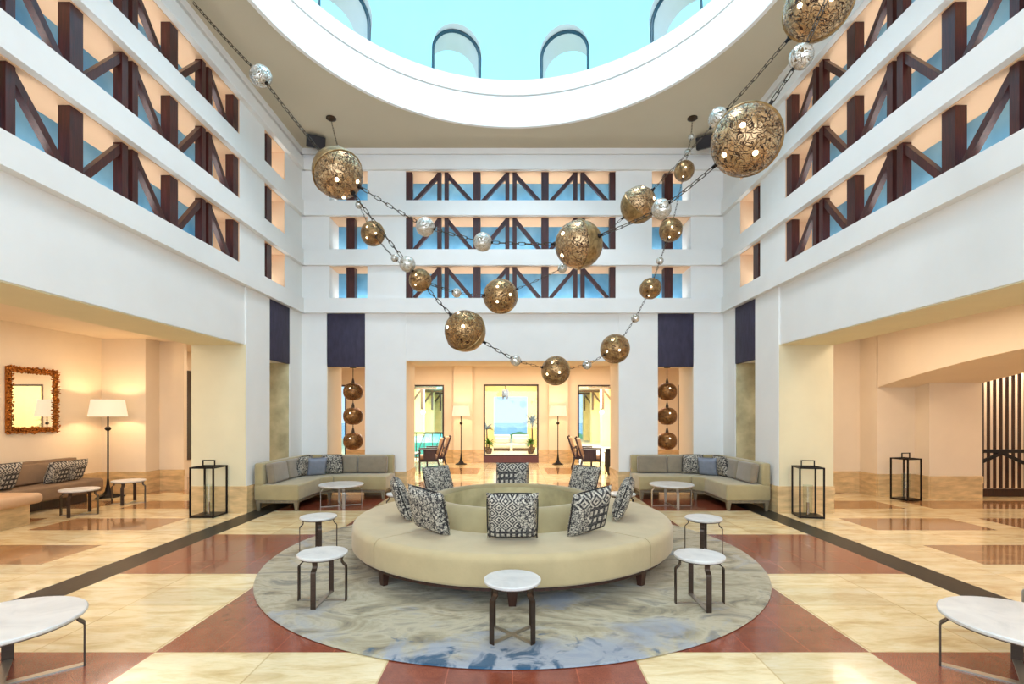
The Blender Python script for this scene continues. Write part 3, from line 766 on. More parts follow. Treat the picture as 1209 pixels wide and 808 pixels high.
for x, y, rz, lb in ((-1.62, 4.2, 0, 'small round marble drink table near the front left of the circular sofa'),
                     (1.57, 4.13, 0, 'small round marble drink table near the front right of the circular sofa'),
                     (-2.25, 5.71, .45, 'small round marble drink table left of the circular sofa, behind the front left one'),
                     (2.19, 5.64, -.45, 'small round marble drink table right of the circular sofa, behind the front right one'),
                     (-1.68, 7.37, .4, 'small round marble drink table peeking out behind the left of the circular sofa'),
                     (1.64, 7.37, .4, 'small round marble drink table peeking out behind the right of the circular sofa')):
    dup(T0, (x, y, RZ), rz, lb)
C0 = table('coffee_table', 'round marble coffee table cut by the lower left corner of the picture', 'coffee table', (-3.04, 2.91, 0), radians(40), 'round coffee tables', .405, .385, .39, .06, .01)
dup(C0, (3.04, 2.91, 0), radians(50), 'round marble coffee table cut by the lower right corner of the picture')
C1 = table('coffee_table', 'round marble coffee table in front of the left corner sofa', 'coffee table', (-3.03, 8.72, 0), radians(25), 'round coffee tables', .38, .385, .35, .045, .008, base='steel')
dup(C1, (2.82, 8.72, 0), radians(90), 'round marble coffee table in front of the right corner sofa')
S0 = table('side_table', 'small round side table in front of the brown banquette, nearer one', 'side table', (-6.95, 7.9, 0), .2, 'side tables by the brown banquette', .26, .42, .26, .05)
dup(S0, (-6.98, 8.95, 0), .3, 'small round side table just right of the black floor lamp by the banquette')

# ------------------------------------------------------------------ CORNER SOFAS
def corner_sofa(s, label):
    r = thing('corner_sofa', label, 'sofa', (s*3.55, 9.3, 0), 0, 'corner sofas against the far wall')
    T = Matrix.Translation((-s*3.55, -9.3, 0)) @ Matrix.Scale(s, 4, (1, 0, 0))      # authored for the right-hand side, mirrored for the left
    def P(b, nm, m, **k): b.xform(T); return b.build(nm, m, r, **k)
    y0 = 8.18; xw, yw = 4.30, 10.08; xf = 3.56; yf = 9.32; xe = 2.40
    b = MB(); b.prism([(xf+.02, y0+.02), (xw-.02, y0+.02), (xw-.02, yw-.02), (xe+.02, yw-.02), (xe+.02, yf+.02), (xf-.16, yf+.02), (xf+.02, yf-.2)], .135, .175); P(b, 'base_rail', M['taupe'], smooth=0)
    # two upholstered seat blocks meeting in a mitre
    def block(pts, z0, z1, r_):
        t_ = bmesh.new(); a = [t_.verts.new((x, y, z0)) for x, y in pts]; c = [t_.verts.new((x, y, z1)) for x, y in pts]; n_ = len(pts)
        t_.faces.new(a[::-1]); t_.faces.new(c)
        for i in range(n_): t_.faces.new((a[i], a[(i+1) % n_], c[(i+1) % n_], c[i]))
        bmesh.ops.recalc_face_normals(t_, faces=t_.faces)
        bmesh.ops.bevel(t_, geom=t_.edges[:], offset=r_, segments=4, profile=.5, affect='EDGES'); return MB().add(t_)
    P(block([(xf, y0), (xw, y0), (xw, yw), (xf-.18+.01, yf+.01), (xf, yf-.2)], .175, .44, .03), 'seat', M['fabric2'], smooth=50)
    P(block([(xf-.19, yf), (xw-.01, yw), (xe, yw), (xe, yf)], .175, .44, .03), 'seat', M['fabric2'], smooth=50)
    # back shells (profile slopes up from the seat)
    P(block([(xw-.15, y0), (xw, y0), (xw, yw), (xw-.15, yw-.15)], .42, .80, .035), 'back_shell', M['fabric2'], smooth=50)
    P(block([(xe, yw-.15), (xw-.15, yw-.15), (xw, yw), (xe, yw)], .42, .80, .035), 'back_shell', M['fabric2'], smooth=50)
    # back cushions
    for ya, yb in ((y0+.06, y0+.62), (y0+.63, y0+1.16)):
        b = MB().rbox(-.065, .065, -(yb-ya)/2, (yb-ya)/2, -.17, .17, .045, 4)
        b.xform(Matrix.Translation((xw-.235, (ya+yb)/2, .62)) @ Matrix.Rotation(radians(9), 4, 'Y')); P(b, 'back_cushion', M['greyvel'], smooth=50)
    for xa, xb in ((xe+.10, xe+.68), (xe+.69, xe+1.26)):
        b = MB().rbox(-(xb-xa)/2, (xb-xa)/2, -.065, .065, -.17, .17, .045, 4)
        b.xform(Matrix.Translation(((xa+xb)/2, yw-.235, .62)) @ Matrix.Rotation(radians(-9), 4, 'X')); P(b, 'back_cushion', M['greyvel'], smooth=50)
    for lx, ly in ((xf+.05, y0+.05), (xw-.06, y0+.05), (xe+.06, yf+.06), (xe+.06, yw-.07), (xf-.10, yf+.0), (xw-.07, yw-.07)):
        b = MB(); b.hull([(lx-.02, ly-.02, 0), (lx+.02, ly-.02, 0), (lx+.02, ly+.02, 0), (lx-.02, ly+.02, 0)], [(lx-.035, ly-.035, .14), (lx+.035, ly-.035, .14), (lx+.035, ly+.035, .14), (lx-.035, ly+.035, .14)]); P(b, 'leg', M['taupe'], smooth=0)
corner_sofa(-1, 'L-shaped olive beige sofa in the left far corner of the atrium')
corner_sofa(1, 'L-shaped olive beige sofa in the right far corner of the atrium')
for s, side in ((-1, 'left'), (1, 'right')):
    GG = 'throw cushions on the corner sofas'
    a_ = 'on the %s corner sofa' % side
    cushion((s*4.0, 9.33, .445), s*-radians(80) if s > 0 else radians(80), radians(-14), .40, 'kilim2', 'black and white leaf print cushion beside the side wall '+a_, GG)
    cushion((s*3.55, 9.74, .445), s*-radians(6), radians(-14), .40, 'kilim2', 'black and white leaf print cushion against the far wall '+a_, GG)
    cushion((s*3.79, 9.50, .445), s*-radians(38), radians(-18), .36, 'bluegrey', 'plain blue-grey cushion in front of the two printed ones '+a_, GG)

# ------------------------------------------------------------------ LANTERNS
def lantern(loc, rz, w, h, label):
    r = thing('floor_lantern', label, 'lantern', loc, rz, 'tall black floor lanterns'); e = .022; q = w/2
    for sx in (-1, 1):
        for sy in (-1, 1):
            MB().box(sx*q-e*(sx > 0), sx*q+e*(sx < 0), sy*q-e*(sy > 0), sy*q+e*(sy < 0), 0, h).build('corner_post', M['blackmetal'], r, smooth=0)
    b = MB()
    for z0, z1 in ((h-e, h),):
        b.box(-q+e, q-e, -q, -q+e, z0, z1); b.box(-q+e, q-e, q-e, q, z0, z1); b.box(-q, -q+e, -q+e, q-e, z0, z1); b.box(q-e, q, -q+e, q-e, z0, z1)
    b.build('top_frame', M['blackmetal'], r, smooth=0)
    MB().box(-q+.002, q-.002, -q+.002, q-.002, .005, .028).build('base_plate', M['blackmetal'], r, smooth=0)
    b = MB(); b.box(-.1, -.1+.014, -.008, .008, h-.02, h+.085); b.box(.1-.014, .1, -.008, .008, h-.02, h+.085); b.box(-.1, .1, -.008, .008, h+.085, h+.1)
    b.box(-q+.01, q-.01, -.006, .006, h-.018, h-.004); b.build('handle', M['blackmetal'], r, smooth=0)
    b = MB(); b.lathe([(.062, .03), (.07, .5), (.066, .5), (.058, .034)], 32); b.build('glass_cylinder', M['glass'], r)
    b = MB(); b.lathe_solid([(.02, .029), (.02, .22)], 16); b.build('candle', M['tan'], r)
lantern((-4.83, 7.83, 0), 0, .38, .79, 'tall black lantern at the foot of the left column')
lantern((4.67, 7.78, 0), radians(-12), .36, .79, 'tall black lantern at the foot of the right column')
lantern((7.45, 9.32, 0), radians(14), .34, .79, 'tall black lantern under the arch in the right aisle')

# ------------------------------------------------------------------ FLOOR LAMPS
def floor_lamp(loc, label, big=1.0, power=30):
    r = thing('floor_lamp', label, 'floor lamp', loc, 0, 'floor lamps with cream shades')
    MB().lathe_solid([(.19, 0), (.19, .015), (.10, .05), (.05, .12), (.025, .25), (.018, .36)], 24).build('base', M['blackmetal'], r)
    MB().lathe_solid([(.015, .3), (.015, 1.6)], 12).build('pole', M['blackmetal'], r)
    MB().lathe_solid([(.01, 1.29), (.045, 1.315), (.055, 1.34), (.045, 1.365), (.01, 1.39)], 20).build('knob', M['blackmetal'], r)
    b = MB(); b.lathe([(.345*big, 1.575), (.29*big, 1.90), (.286*big, 1.90), (.341*big, 1.575)], 48); b.build('lamp_shade', M['shade'], r)
    t_ = bmesh.new(); bmesh.ops.create_uvsphere(t_, u_segments=14, v_segments=8, radius=.04); MB().add(t_, Matrix.Translation((0, 0, 1.72))).build('bulb', M['bulb'], r)
    L = bpy.data.lights.new('lamp_light', 'POINT'); L.energy = power; L.color = (1, .72, .42); L.shadow_soft_size = .06
    lo = bpy.data.objects.new('lamp_light', L); COL.objects.link(lo); lo.location = (loc[0], loc[1], loc[2]+1.74)
    return r
l0 = floor_lamp((-7.89, 9.6, 0), 'black floor lamp with a cream shade at the end of the brown banquette', .9, power=38)
for k in range(3):
    a = k*2*pi/3+.5; b = MB(); b.bar((.08*cos(a), .08*sin(a), .05), (.27*cos(a), .27*sin(a), .012), .05, .02); b.build('foot', M['blackmetal'], l0, smooth=0)
floor_lamp((-1.67, 16.0, 0), 'black floor lamp with a cream shade left of the centre window in the back hall', .85, power=22)
floor_lamp((1.48, 16.0, 0), 'black floor lamp with a cream shade right of the centre window in the back hall', .85, power=22)

# ------------------------------------------------------------------ PENDANT STACKS
def pendant_stack(x, y, label):
    r = thing('pendant_stack', label, 'pendant lamp', (x, y, 2.66), 0, 'stacks of three perforated globe pendants')
    MB().lathe_solid([(.065, -.05), (.065, 0)], 24).build('canopy', M['blackmetal'], r)
    MB().lathe_solid([(.008, -1.75), (.008, -.03)], 8).build('rod', M['blackmetal'], r)
    for z in (-.56, -1.08, -1.61):
        pts = []
        for k in range(15):
            a = -pi/2+pi*k/14; c, s_ = cos(a), sin(a)
            pts.append((.205*(abs(c)**.8), z+.185*(abs(s_)**.9)*(1 if s_ > 0 else -1)))
        g_ = MB().lathe_solid(pts, 32).build('globe_shade', M['lattice'], r)
        MB().lathe_solid([(.035, z+.18), (.03, z+.22), (.012, z+.29)], 16).build('cap', M['bronze'], g_)
        t_ = bmesh.new(); bmesh.ops.create_uvsphere(t_, u_segments=12, v_segments=8, radius=.024); MB().add(t_, Matrix.Translation((0, -.178, z+.06))).build('bulb', M['bulb'], g_)
pendant_stack(-3.40, 10.5, 'stack of three perforated brown globe pendants in the left niche of the far wall')
pendant_stack(3.30, 10.5, 'stack of three perforated brown globe pendants in the right niche of the far wall')

# ------------------------------------------------------------------ SPEAKERS
for s, px in ((-1, 373), (1, 833)):
    p = at(px, 168, 9.7); r = thing('ceiling_speaker', 'black box loudspeaker under the ceiling in the %s far corner' % ('left' if s < 0 else 'right'), 'loudspeaker', (p.x, p.y, p.z), s*radians(-28), 'corner loudspeakers')
    b = MB().rbox(-.17, .17, -.1, .1, -.11, .11, .015, 2); b.xform(Matrix.Rotation(radians(22), 4, 'X')); b.build('cabinet', M['black'], r)
    b = MB().rbox(-.15, .15, -.108, -.1, -.095, .095, .003, 1); b.xform(Matrix.Rotation(radians(22), 4, 'X')); b.build('grille', M['blackmetal'], r)
    MB().tube([(0, .02, .05), (0, .05, CEIL-p.z)], .015).build('bracket', M['black'], r)

# ------------------------------------------------------------------ CHAINED GLOBES
# key: (px, py, apparent radius, distance), description
N = {
 'a0': (228, -16, 0, 6.55, 'the ceiling above the left wall'),
 'a1': (308, 90, 12, 6.3, 'S', 'small silver globe high at the upper left'),
 'a2': (399, 205, 29, 6.05, 'L', 'large gold globe at the upper left'),
 'a3': (502, 268, 10.5, 6.1, 'S', 'small silver globe right of the large upper left globe'),
 'a4': (570, 286, 10.5, 6.15, 'S', 'small silver globe in the middle of the upper chain'),
 'a5': (683, 289, 28, 6.0, 'L', 'large gold globe right of centre'),
 'a6': (781, 247, 11.5, 5.3, 'S', 'small silver globe in front of the upper right gold globe'),
 'a7': (881, 166, 39, 4.55, 'L', 'largest gold globe before the right gallery'),
 'a8': (946, 67, 13.5, 4.3, 'S', 'small silver globe high at the upper right'),
 'a9': (985, -20, 0, 4.1, 'the ceiling above the right wall'),
 'b1': (481, 312, 9, 6.1, 'S', 'small silver globe left of centre above a brown gold globe'),
 'b2': (496, 331, 13, 6.2, 'M', 'small gold globe left of centre, below the silver one'),
 'b3': (549, 391, 24.5, 6.25, 'M', 'big gold globe hanging low left of centre'),
 'b4': (609, 426, 6.5, 6.45, 'T', 'tiny silver globe in the lowest dip of the chain'),
 'b5': (656, 438, 17, 6.6, 'M', 'lowest gold globe above the hall opening'),
 'b6': (693, 431, 5.5, 6.8, 'T', 'tiny silver globe between the two lowest right gold globes'),
 'b7': (726, 412, 17, 7.0, 'M', 'gold globe hanging low right of centre'),
 'b8': (750, 376, 5, 7.3, 'T', 'tiny silver globe on the right chain above the low gold globe'),
 'b9': (768, 341, 12.5, 7.6, 'M', 'small gold globe on the right, beside the lowest gallery slot'),
 'c1': (779, 308, 4.5, 7.9, 'T', 'tiny silver globe between the two small right gold globes'),
 'c2': (792, 272, 13.5, 8.2, 'M', 'small gold globe on the right, beside the middle gallery slot'),
 'c3': (808, 202, 11.5, 8.7, 'M', 'small gold globe on the right under the ceiling hook'),
 'c4': (812, 180, 4, 8.85, 'T', 'tiny silver globe under the right ceiling hook, lower of two'),
 'c5': (816, 162, 3.5, 9.0, 'T', 'tiny silver globe under the right ceiling hook, upper of two'),
 'c6': (817.5, 147, 0, 9.1, 'the right ceiling hook'),
 'd0': (391, 147, 0, 9.1, 'the left ceiling hook'),
 'd1': (399, 175, 3.5, 8.9, 'T', 'tiny silver globe under the left ceiling hook'),
 'd2': (424, 242, 4.5, 8.3, 'T', 'tiny silver globe just below the large upper left globe'),
 'd3': (440, 276, 14, 7.9, 'M', 'small gold globe on the left, beside the middle gallery slot'),
 'd4': (466, 305, 4.5, 7.1, 'T', 'tiny silver globe left of centre beside the small silver one'),
 'd5': (539, 346, 5.5, 6.6, 'T', 'tiny silver globe in front of the lowest gallery truss'),
 'd6': (591, 350, 20, 6.8, 'M', 'gold globe at the centre before the lowest gallery slot'),
 'd7': (664, 317, 5.5, 6.9, 'T', 'tiny silver globe behind the large right of centre globe'),
 'd8': (754, 242, 21, 6.5, 'L', 'big gold globe at the upper right before the far wall'),
 'd9': (849, 140, 12, 5.9, 'S', 'small silver globe beside the largest gold globe'),
 'e1': (966, 6, 37, 4.9, 'L', 'large gold globe cut by the top edge at the right'),
 'e2': (1030, -60, 0, 4.9, 'the ceiling above the right gallery'),
}
garl = [['a0', 'a1', 'a2', 'a3', 'a4', 'a5', 'a6', 'a7', 'a8', 'a9'],
        ['a2', 'b1', 'b2', 'b3', 'b4', 'b5', 'b6', 'b7', 'b8', 'b9', 'c1', 'c2', 'c3', 'c4', 'c5', 'c6'],
        ['d0', 'd1', 'd2', 'd3', 'd4', 'b2', 'd5', 'd6', 'd7', 'd8', 'd9', 'e1', 'e2']]
pos = {k: at(v[0], v[1], v[3]) for k, v in N.items()}
for k in ('a0', 'a9', 'c6', 'd0', 'e2'):       # anchors sit on the ceiling
    p = pos[k]
    if k in ('c6', 'd0'): pos[k] = Vector((p.x, p.y, CEIL-.04))
pos['a0'] = Vector((pos['a0'].x, pos['a0'].y, CEIL)); pos['a9'] = Vector((2.95, 4.15, 5.6))
pos['a9'] = at(985, -22, 4.1)
rad = {k: v[2]*v[3]/F for k, v in N.items()}
nbr = {k: [] for k in N}
for g_ in garl:
    for ka, kb in zip(g_, g_[1:]):
        d = (pos[kb]-pos[ka]).normalized(); nbr[ka].append(d); nbr[kb].append(-d)
# direction in which the filigree half of each globe looks
LACE = dict(a2=(.5, -.35, -.75), a5=(-.93, -.3, -.1), a7=(-.5, -.66, -.5), e1=(-.5, -.75, -.2), d8=(.5, -.6, .5), b3=(-.4, -.85, .35), d6=(.1, -1, -.1), b5=(-.3, -.95, 0), b7=(-.35, -.93, 0),
            b9=(0, -.8, -.5), c2=(0, -.8, -.5), c3=(0, -.75, -.5), d3=(0, -.95, -.25), b2=(0, -.95, -.25))
def globe(k):
    px, py, r_, Y, cls, lab = N[k]; R = rad[k]
    o = thing('globe_pendant', lab, 'globe lamp', pos[k], 0, 'chained globe lights')
    ax = Vector(LACE.get(k, (.2, -.9, -.3))).normalized(); Q = Vector((0, 0, -1)).rotation_difference(ax)
    o.rotation_mode = 'QUATERNION'; o.rotation_quaternion = Q; Qi = Q.inverted()
    def hemi(z0, z1, rr_, sq=1.0):
        return [(rr_*cos(z0+(z1-z0)*i/12), rr_*sq*sin(z0+(z1-z0)*i/12)) for i in range(13)]
    if cls in 'LM':
        n_ = 48 if R > .2 else 32
        MB().lathe_solid(hemi(0.0, pi/2*.98, R, 1.02), n_).build('upper_shell', M['gold' if R > .19 else 'lace2'], o)
        MB().lathe_solid(hemi(-pi/2*.98, 0.0, R*.985, 1.0), n_).build('filigree_shell', M['lace' if cls == 'L' else 'lace2'], o)
        b = MB(); b.tube([(R*cos(2*pi*i/n_), R*sin(2*pi*i/n_), 0) for i in range(n_)], R*.03, 6, closed=True); b.build('seam_ring', M['gold'], o)
        for i in range(3 if (cls == 'L' or R > .18) else 2):      # bulbs glowing through the open metalwork
            a = i*2*pi/3+2.2; d = Vector((cos(a)*.5, sin(a)*.5, -.86)).normalized()*R*.955
            t_ = bmesh.new(); bmesh.ops.create_uvsphere(t_, u_segments=20, v_segments=12, radius=R*.085)
            MB().add(t_, Matrix.Translation(d)).build('bulb', M['bulb'], o)
    else:
        t_ = bmesh.new(); bmesh.ops.create_uvsphere(t_, u_segments=24, v_segments=14, radius=R); MB().add(t_).build('glass_ball', M['silver'], o)
        if cls == 'S':
            b = MB(); b.tube([(R*1.0*cos(2*pi*i/28), R*1.0*sin(2*pi*i/28), 0) for i in range(28)], R*.05, 6, closed=True); b.build('seam_ring', M['steel'], o)
    for d in nbr[k]:
        dl = Qi @ d; b = MB(); w = 1 if cls in 'LM' else 1.7
        b.lathe_solid([(R*.10*w, R*.94), (R*.10*w, R*1.03), (R*.06*w, R*1.07), (R*.05*w, R*1.18)], 12)
        b.xform(Vector((0, 0, 1)).rotation_difference(dl).to_matrix().to_4x4()); b.build('end_cap', M['blackmetal'], o)
for k, v in N.items():
    if len(v) == 6: globe(k)
def link_mesh(L, W, wire):
    pts = []
    for i in range(14):
        a = 2*pi*i/14; x = (W/2)*cos(a); z = (W/2)*sin(a)+(L/2-W/2)*(1 if sin(a) > 1e-6 else (-1 if sin(a) < -1e-6 else 0))
        pts.append((x, 0, z))
    t_ = MB(); t_.tube(pts, wire, 5, closed=True); return t_.b
def chain(p, q, L, W, wire, label):
    d = q-p; n_ = max(1, round(d.length/(L*.84))); step = d.length/n_; L = step/.84
    rot = Vector((0, 0, 1)).rotation_difference(d.normalized()).to_matrix().to_4x4()
    b = MB()
    sag = .012*d.length
    for i in range(n_):
        u = (i+.5)/n_; c = p+d*u-Vector((0, 0, 4*sag*u*(1-u)))
        b.add(link_mesh(L, W, wire), Matrix.Translation(c-p) @ rot @ Matrix.Rotation((i % 2)*pi/2+.4, 4, 'Z'))
    tag(b.build('chain', M['bronze_dark'], None, tuple(p), smooth=60), label, 'chain', 'chain lengths between the globes')
M['bronze_dark'] = simple('dark_bronze_chain', srgb(70, 58, 44), .35, .8, var=.2)
for gi, g_ in enumerate(garl):
    for ka, kb in zip(g_, g_[1:]):
        pa, pb_ = pos[ka], pos[kb]; d = (pb_-pa).normalized()
        P_, Q_ = pa+d*rad[ka]*1.15, pb_-d*rad[kb]*1.15
        la = N[ka][-1]; lb = N[kb][-1]
        fine = gi > 0 and N[ka][3] > 6.35
        SHORT = dict(a0='upper left ceiling', a1='high left silver globe', a2='large upper left globe', a3='first upper silver globe', a4='middle upper silver globe', a5='large central globe', a6='silver globe beyond centre', a7='largest right globe', a8='high right silver globe', a9='upper right ceiling',
        b1='left lower silver globe', b2='small left gold globe', b3='big low left globe', b4='tiny globe in the dip', b5='lowest gold globe', b6='tiny globe past the lowest', b7='low right gold globe', b8='tiny globe above low right', b9='lower small right globe', c1='tiny globe between right ones', c2='upper small right globe', c3='gold globe under right hook', c4='lower tiny hook globe', c5='upper tiny hook globe', c6='right ceiling hook',
        d0='left ceiling hook', d1='tiny left hook globe', d2='tiny globe below upper left', d3='small left side globe', d4='tiny left middle globe', d5='tiny globe before the truss', d6='middle gold globe', d7='tiny globe behind large central', d8='upper right gold globe', d9='silver globe beside the largest', e1='top edge gold globe', e2='right gallery ceiling')
        label = 'chain from the %s to the %s' % (SHORT[ka], SHORT[kb])
        chain(P_, Q_, .075 if fine else .10, .022 if fine else .034, .003 if fine else .0048, label)
for k, side in (('d0', 'left'), ('c6', 'right')):
    b = MB(); b.lathe_solid([(.012, -.04), (.03, -.035), (.09, 0), (.09, .02)], 24); b.xform(Matrix.Translation((0, 0, .0)))
    tag(b.build('ceiling_hook', M['bronze_dark'], None, (pos[k].x, pos[k].y, CEIL-.02)), 'round bronze ceiling hook holding the %s back chain' % side, 'ceiling hook', 'ceiling hooks of the globe chains')

# ------------------------------------------------------------------ LEFT ALCOVE FURNITURE
r = thing('banquette_sofa', 'long brown banquette along the left alcove wall under the mirror', 'sofa', (-8.0, 8.0, 0))
T = Matrix.Translation((8.0, -8.0, 0))
def lb(b, nm, m, **k): b.xform(T); return b.build(nm, m, r, **k)
lb(MB().rbox(-8.38, -7.72, 5.2, 9.32, .17, .42, .05, 4), 'seat', M['brownfab'], smooth=50)
b = MB(); b.hull([(-8.38, 5.2, .40), (-8.16, 5.2, .40), (-8.24, 5.2, .80), (-8.38, 5.2, .80)], [(-8.38, 9.3, .40), (-8.16, 9.3, .40), (-8.24, 9.3, .80), (-8.38, 9.3, .80)])
lb(b, 'backrest', M['brownfab'], smooth=0)
for ya, yb in ((5.25, 6.6), (6.62, 7.96), (7.98, 9.28)):
    b = MB().rbox(-.045, .045, -(yb-ya)/2, (yb-ya)/2, -.17, .17, .03, 3); b.xform(Matrix.Translation((-8.17, (ya+yb)/2, .60)) @ Matrix.Rotation(radians(-11), 4, 'Y')); lb(b, 'back_cushion', M['brownfab'], smooth=50)
lb(MB().box(-8.36, -7.95, 5.25, 9.2, 0, .17), 'plinth', M['darkwood'], smooth=0)
GC = 'patterned cushions on the brown banquette'
for y, lbb, sz in ((7.62, 'large black and white patterned cushion at the left on the brown banquette', .46), (8.55, 'black and white patterned cushion on the brown banquette, left of the leaning pair', .40), (8.88, 'black and white patterned cushion at the right end of the brown banquette', .40)):
    cushion((-7.97, y, .425), radians(90), radians(-20), sz, 'kilim1', lbb, GC)
r = thing('upholstered_bench', 'tan cushioned bench on a pale marble block at the left edge', 'bench', (-7.5, 6.6, 0))
MB().box(-.1, .42, -1.2, .62, 0, .30).build('marble_base', M['stone'], r, smooth=0)
MB().rbox(-.18, .53, -1.3, .74, .30, .455, .065, 5).build('cushion_top', M['tanfab'], r, smooth=50)
# ornate mirror
r = thing('wall_mirror', 'ornate gilded mirror on the left alcove wall', 'mirror', (-8.43, 8.63, 1.86))
MB().box(0.005, .03, -.38, .38, -.48, .48).build('mirror_glass', M['mirror'], r, smooth=0)
rd = random.Random(3); b = MB()
for side in range(4):
    for k in range(26 if side < 2 else 20):
        for lay in range(3):
            u = (k+.5*rd.random())/(26 if side < 2 else 20)*2-1; off = (lay-1)*.04+rd.uniform(-.012, .012)
            y, z = ((-.42+off) if side == 0 else (.42+off), u*.56) if side < 2 else (u*.46, (-.52+off) if side == 2 else (.52+off))
            t_ = bmesh.new(); bmesh.ops.create_icosphere(t_, subdivisions=1, radius=1)
            m_ = Matrix.Translation((.045+rd.uniform(-.01, .018), y, z)) @ Matrix.Rotation(rd.uniform(0, pi), 4, 'X') @ Matrix.Rotation(rd.uniform(-.5, .5), 4, 'Y') @ Matrix.Diagonal((.022, rd.uniform(.018, .034), .011, 1))
            b.add(t_, m_)
b.build('carved_frame', M['gild'], r, smooth=60)
b = MB(); b.box(.002, .03, -.46, -.37, -.56, .56); b.box(.002, .03, .37, .46, -.56, .56); b.box(.002, .03, -.37, .37, -.56, -.475); b.box(.002, .03, -.37, .37, .475, .56); b.build('frame_backing', M['gild'], r, smooth=0)

# ------------------------------------------------------------------ HALL ARMCHAIRS + PLANTER
def armchair(loc, rz, label):
    r = thing('armchair', label, 'armchair', loc, rz, 'wooden armchairs')
    # faces -Y locally
    MB().rbox(-.27, .27, -.30, .25, .33, .45, .04).build('seat_cushion', M['tanfab'], r)
    b = MB().rbox(-.27, .27, -.06, .06, 0, .52, .045); b.xform(Matrix.Translation((0, .27, .43)) @ Matrix.Rotation(radians(-12), 4, 'X')); b.build('backrest', M['tanfab'], r)
    MB().box(-.29, .29, -.30, .27, .27, .33).build('seat_frame', M['darkwood'], r, smooth=0)
    for sx in (-1, 1):
        MB().box(sx*.31-.03, sx*.31+.03, -.30, .26, .60, .635).build('armrest', M['darkwood'], r, smooth=0)
        MB().box(sx*.31-.012, sx*.31+.012, -.16, .18, .33, .60).build('side_panel', M['darkwood'], r, smooth=0)
        b = MB(); b.bar((sx*.31, -.27, 0), (sx*.31, -.27, .60), .045, .045); b.build('front_leg', M['darkwood'], r, smooth=0)
        b = MB(); b.bar((sx*.31, .32, 0), (sx*.31, .23, .34), .045, .045); b.bar((sx*.31, .23, .34), (sx*.31, .44, .97), .04, .045); b.build('back_leg', M['darkwood'], r, smooth=0)
    MB().box(-.30, .30, .30, .34, .60, .66).build('back_rail', M['darkwood'], r, smooth=0)
    return r
A0 = armchair((-2.42, 14.3, 0), radians(-80), 'wooden armchair in the back hall, front one of the left pair')
dup(A0, (-2.35, 15.15, 0), radians(-80), 'wooden armchair in the back hall, rear one of the left pair')
dup(A0, (2.28, 14.3, 0), radians(80), 'wooden armchair in the back hall, front one of the right pair')
dup(A0, (2.16, 15.15, 0), radians(80), 'wooden armchair in the back hall, rear one of the right pair')
dup(A0, (10.35, 9.0, 0), radians(80), 'wooden armchair cut by the right edge, before the slatted screen')
for s in (-1, 1):
    r = thing('low_table', 'low dark wooden table beyond the %s pair of hall armchairs' % ('left' if s < 0 else 'right'), 'low table', (s*3.2, 14.9, 0), 0, 'low hall tables')
    MB().rbox(-.35, .35, -.5, .5, .42, .46, .01, 2).build('tabletop', M['darkwood'], r, smooth=0)
    for sx in (-.3, .3):
        for sy in (-.45, .45): MB().box(sx-.02, sx+.02, sy-.02, sy+.02, 0, .42).build('leg', M['darkwood'], r, smooth=0)
r = thing('planter', 'round black planter at the right side of the back hall', 'planter', (2.72, 13.2, 0))
MB().lathe_solid([(.16, 0), (.2, .1), (.23, .66), (.235, .7), (.21, .7), (.20, .64)], 32).build('pot', M['black'], r)
MB().lathe_solid([(.2, .62), (.2, .64)], 24).build('soil', M['darkwood'], r)
# ottoman corner at the right edge
r = thing('ottoman', 'corner of a grey upholstered ottoman at the right edge', 'ottoman', (3.9, 3.15, 0))
MB().rbox(-.36, .4, -.3, .29, .1, .40, .03, 3).build('seat', M['greyvel'], r)
for sx in (-.3, .33):
    for sy in (-.24, .23): MB().box(sx-.02, sx+.02, sy-.02, sy+.02, 0, .1).build('leg', M['taupe'], r, smooth=0)
# slatted screen
r = thing('slatted_screen', 'dark vertical slat screen with a braced rail at the far right', 'screen', (9.0, 9.72, 0))
for k in range(24): MB().box(.0+k*.122, .052+k*.122, -.02, .0, .16, 3.12).build('slat', M['darkwood'], r, smooth=0)
MB().box(-.03, 2.9, -.05, .05, .0, .15).build('bottom_rail', M['darkwood'], r, smooth=0)
MB().box(-.03, 2.9, -.07, -.02, .86, .93).build('middle_rail', M['black'], r, smooth=0)
for x0, z0, x1, z1 in ((0, .58, .62, .86), (.62, .86, 1.24, .58), (1.24, .58, 1.86, .86), (1.86, .86, 2.48, .58)):
    b = MB(); b.bar((x0, -.045, z0), (x1, -.045, z1), .04, .06); b.build('brace', M['black'], r, smooth=0)

# ------------------------------------------------------------------ WORLD, LIGHTS, CAMERA
w = bpy.data.worlds.new('sky'); SC.world = w; w.use_nodes = True; nt = w.node_tree; nt.nodes.clear()
tc = nt.nodes.new('ShaderNodeTexCoord'); sp = nt.nodes.new('ShaderNodeSeparateXYZ'); rp = nt.nodes.new('ShaderNodeValToRGB')
bg = nt.nodes.new('ShaderNodeBackground'); wo = nt.nodes.new('ShaderNodeOutputWorld')
nt.links.new(tc.outputs['Generated'], sp.inputs[0]); nt.links.new(sp.outputs[2], rp.inputs[0])
e = rp.color_ramp.elements; e[0].position = 0; e[0].color = srgb(186, 214, 244); e[1].position = .7; e[1].color = srgb(150, 226, 240)
nt.links.new(rp.outputs[0], bg.inputs[0]); bg.inputs[1].default_value = 1.5; nt.links.new(bg.outputs[0], wo.inputs[0])
def area(name, loc, rot, sx, sy, power, col):
    L = bpy.data.lights.new(name, 'AREA'); L.shape = 'RECTANGLE'; L.size = sx; L.size_y = sy; L.energy = power; L.color = col
    o = bpy.data.objects.new(name, L); COL.objects.link(o); o.location = loc; o.rotation_euler = rot; return o
WARM = (1, .83, .67)
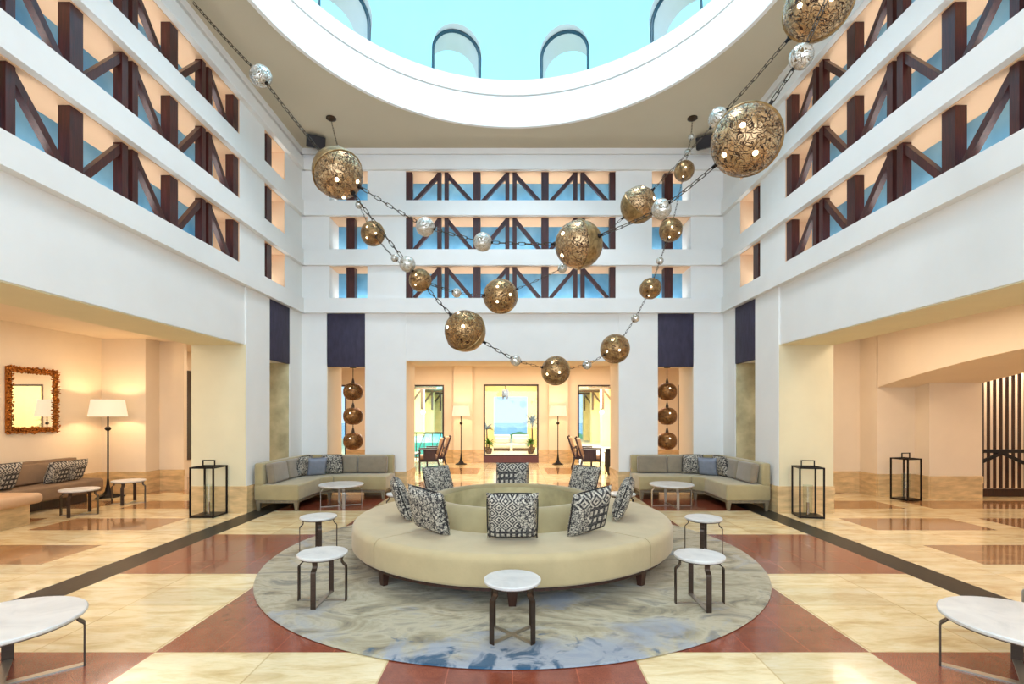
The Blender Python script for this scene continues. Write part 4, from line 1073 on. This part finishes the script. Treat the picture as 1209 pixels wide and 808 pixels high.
area('oculus_fill', (0, 5.85, 11.9), (0, 0, 0), 2.6, 2.6, 400, (.92, .93, 1))  # added booster lamp in the unseen opening at the dome top
area('front_fill', (0, -2.3, 3.6), (radians(80), 0, 0), 8, 6, 400, (.88, .90, 1))  # added fill lamp behind the camera, brightens walls facing it
area('left_aisle_downlights', (-6.6, 5.5, 3.12), (0, 0, 0), 1.5, 7.5, 112, WARM)
area('right_aisle_downlights', (5.95, 5.5, 3.12), (0, 0, 0), .8, 7.5, 105, WARM)
area('left_corridor_downlight', (-6.6, 12, 3.2), (0, 0, 0), 1.5, 2, 60, WARM)
area('right_corridor_downlight', (6.6, 12, 3.2), (0, 0, 0), 1.5, 2, 60, WARM)
area('screen_wall_light', (10.6, 9.9, 3.1), (0, 0, 0), 3, .2, 130, WARM)
area('arch_bay_light', (10.7, 6.5, 3.1), (0, 0, 0), 2, 4, 60, WARM)
area('hall_downlights', (0, 13.8, 3.2), (0, 0, 0), 8, 4, 260, WARM)
area('loggia_left_fill', (-3.6, 22, 3.0), (0, 0, 0), 2.5, 9, 800, (1, .97, .9))  # added lamp under the loggia ceiling to brighten the window view
area('loggia_right_fill', (3.6, 22, 3.0), (0, 0, 0), 2.5, 9, 800, (1, .97, .9))  # same added brightening lamp on the right side
area('porch_fill', (0, 19, 3.15), (0, 0, 0), 2, 3, 160, (1, .97, .92))  # added lamp below the porch ceiling, lifts the dark exterior
# gallery cove strips: light the soffits and blue glass of every slot
for z0, z1 in SL:
    for sd in (-1, 1):
        area('gallery_cove', (sd*(WX+.3), 4.2, z0+.03), (pi, 0, 0), .14, 7.0, 22, (1, .96, .92))
        area('gallery_cove', (sd*(WX+.3), 9.03, z0+.03), (pi, 0, 0), .14, .6, 3, (1, .96, .92))
    area('gallery_cove', (-.03, BY+.36, z0+.03), (pi, 0, 0), 4.1, .14, 15, (1, .96, .92))
    for x in (-3.36, 3.27): area('gallery_cove', (x, BY+.4, z0+.03), (pi, 0, 0), .6, .1, 2.6, (1, .96, .92))
cd = bpy.data.cameras.new('camera'); cam = bpy.data.objects.new('camera', cd); COL.objects.link(cam)
cd.sensor_width = 36; cd.lens = F/1209*36; cd.shift_y = (HY-404)/1209; cd.shift_x = -(CX-604.5)/1209
cam.location = (0, 0, CH); cam.rotation_euler = (pi/2, 0, 0); cd.clip_start = .05; cd.clip_end = 1000
SC.camera = cam
SC.view_settings.view_transform = 'Standard'; SC.view_settings.look = 'None'; SC.view_settings.exposure = 0.1; SC.view_settings.gamma = 1
SC.view_settings.use_curve_mapping = False
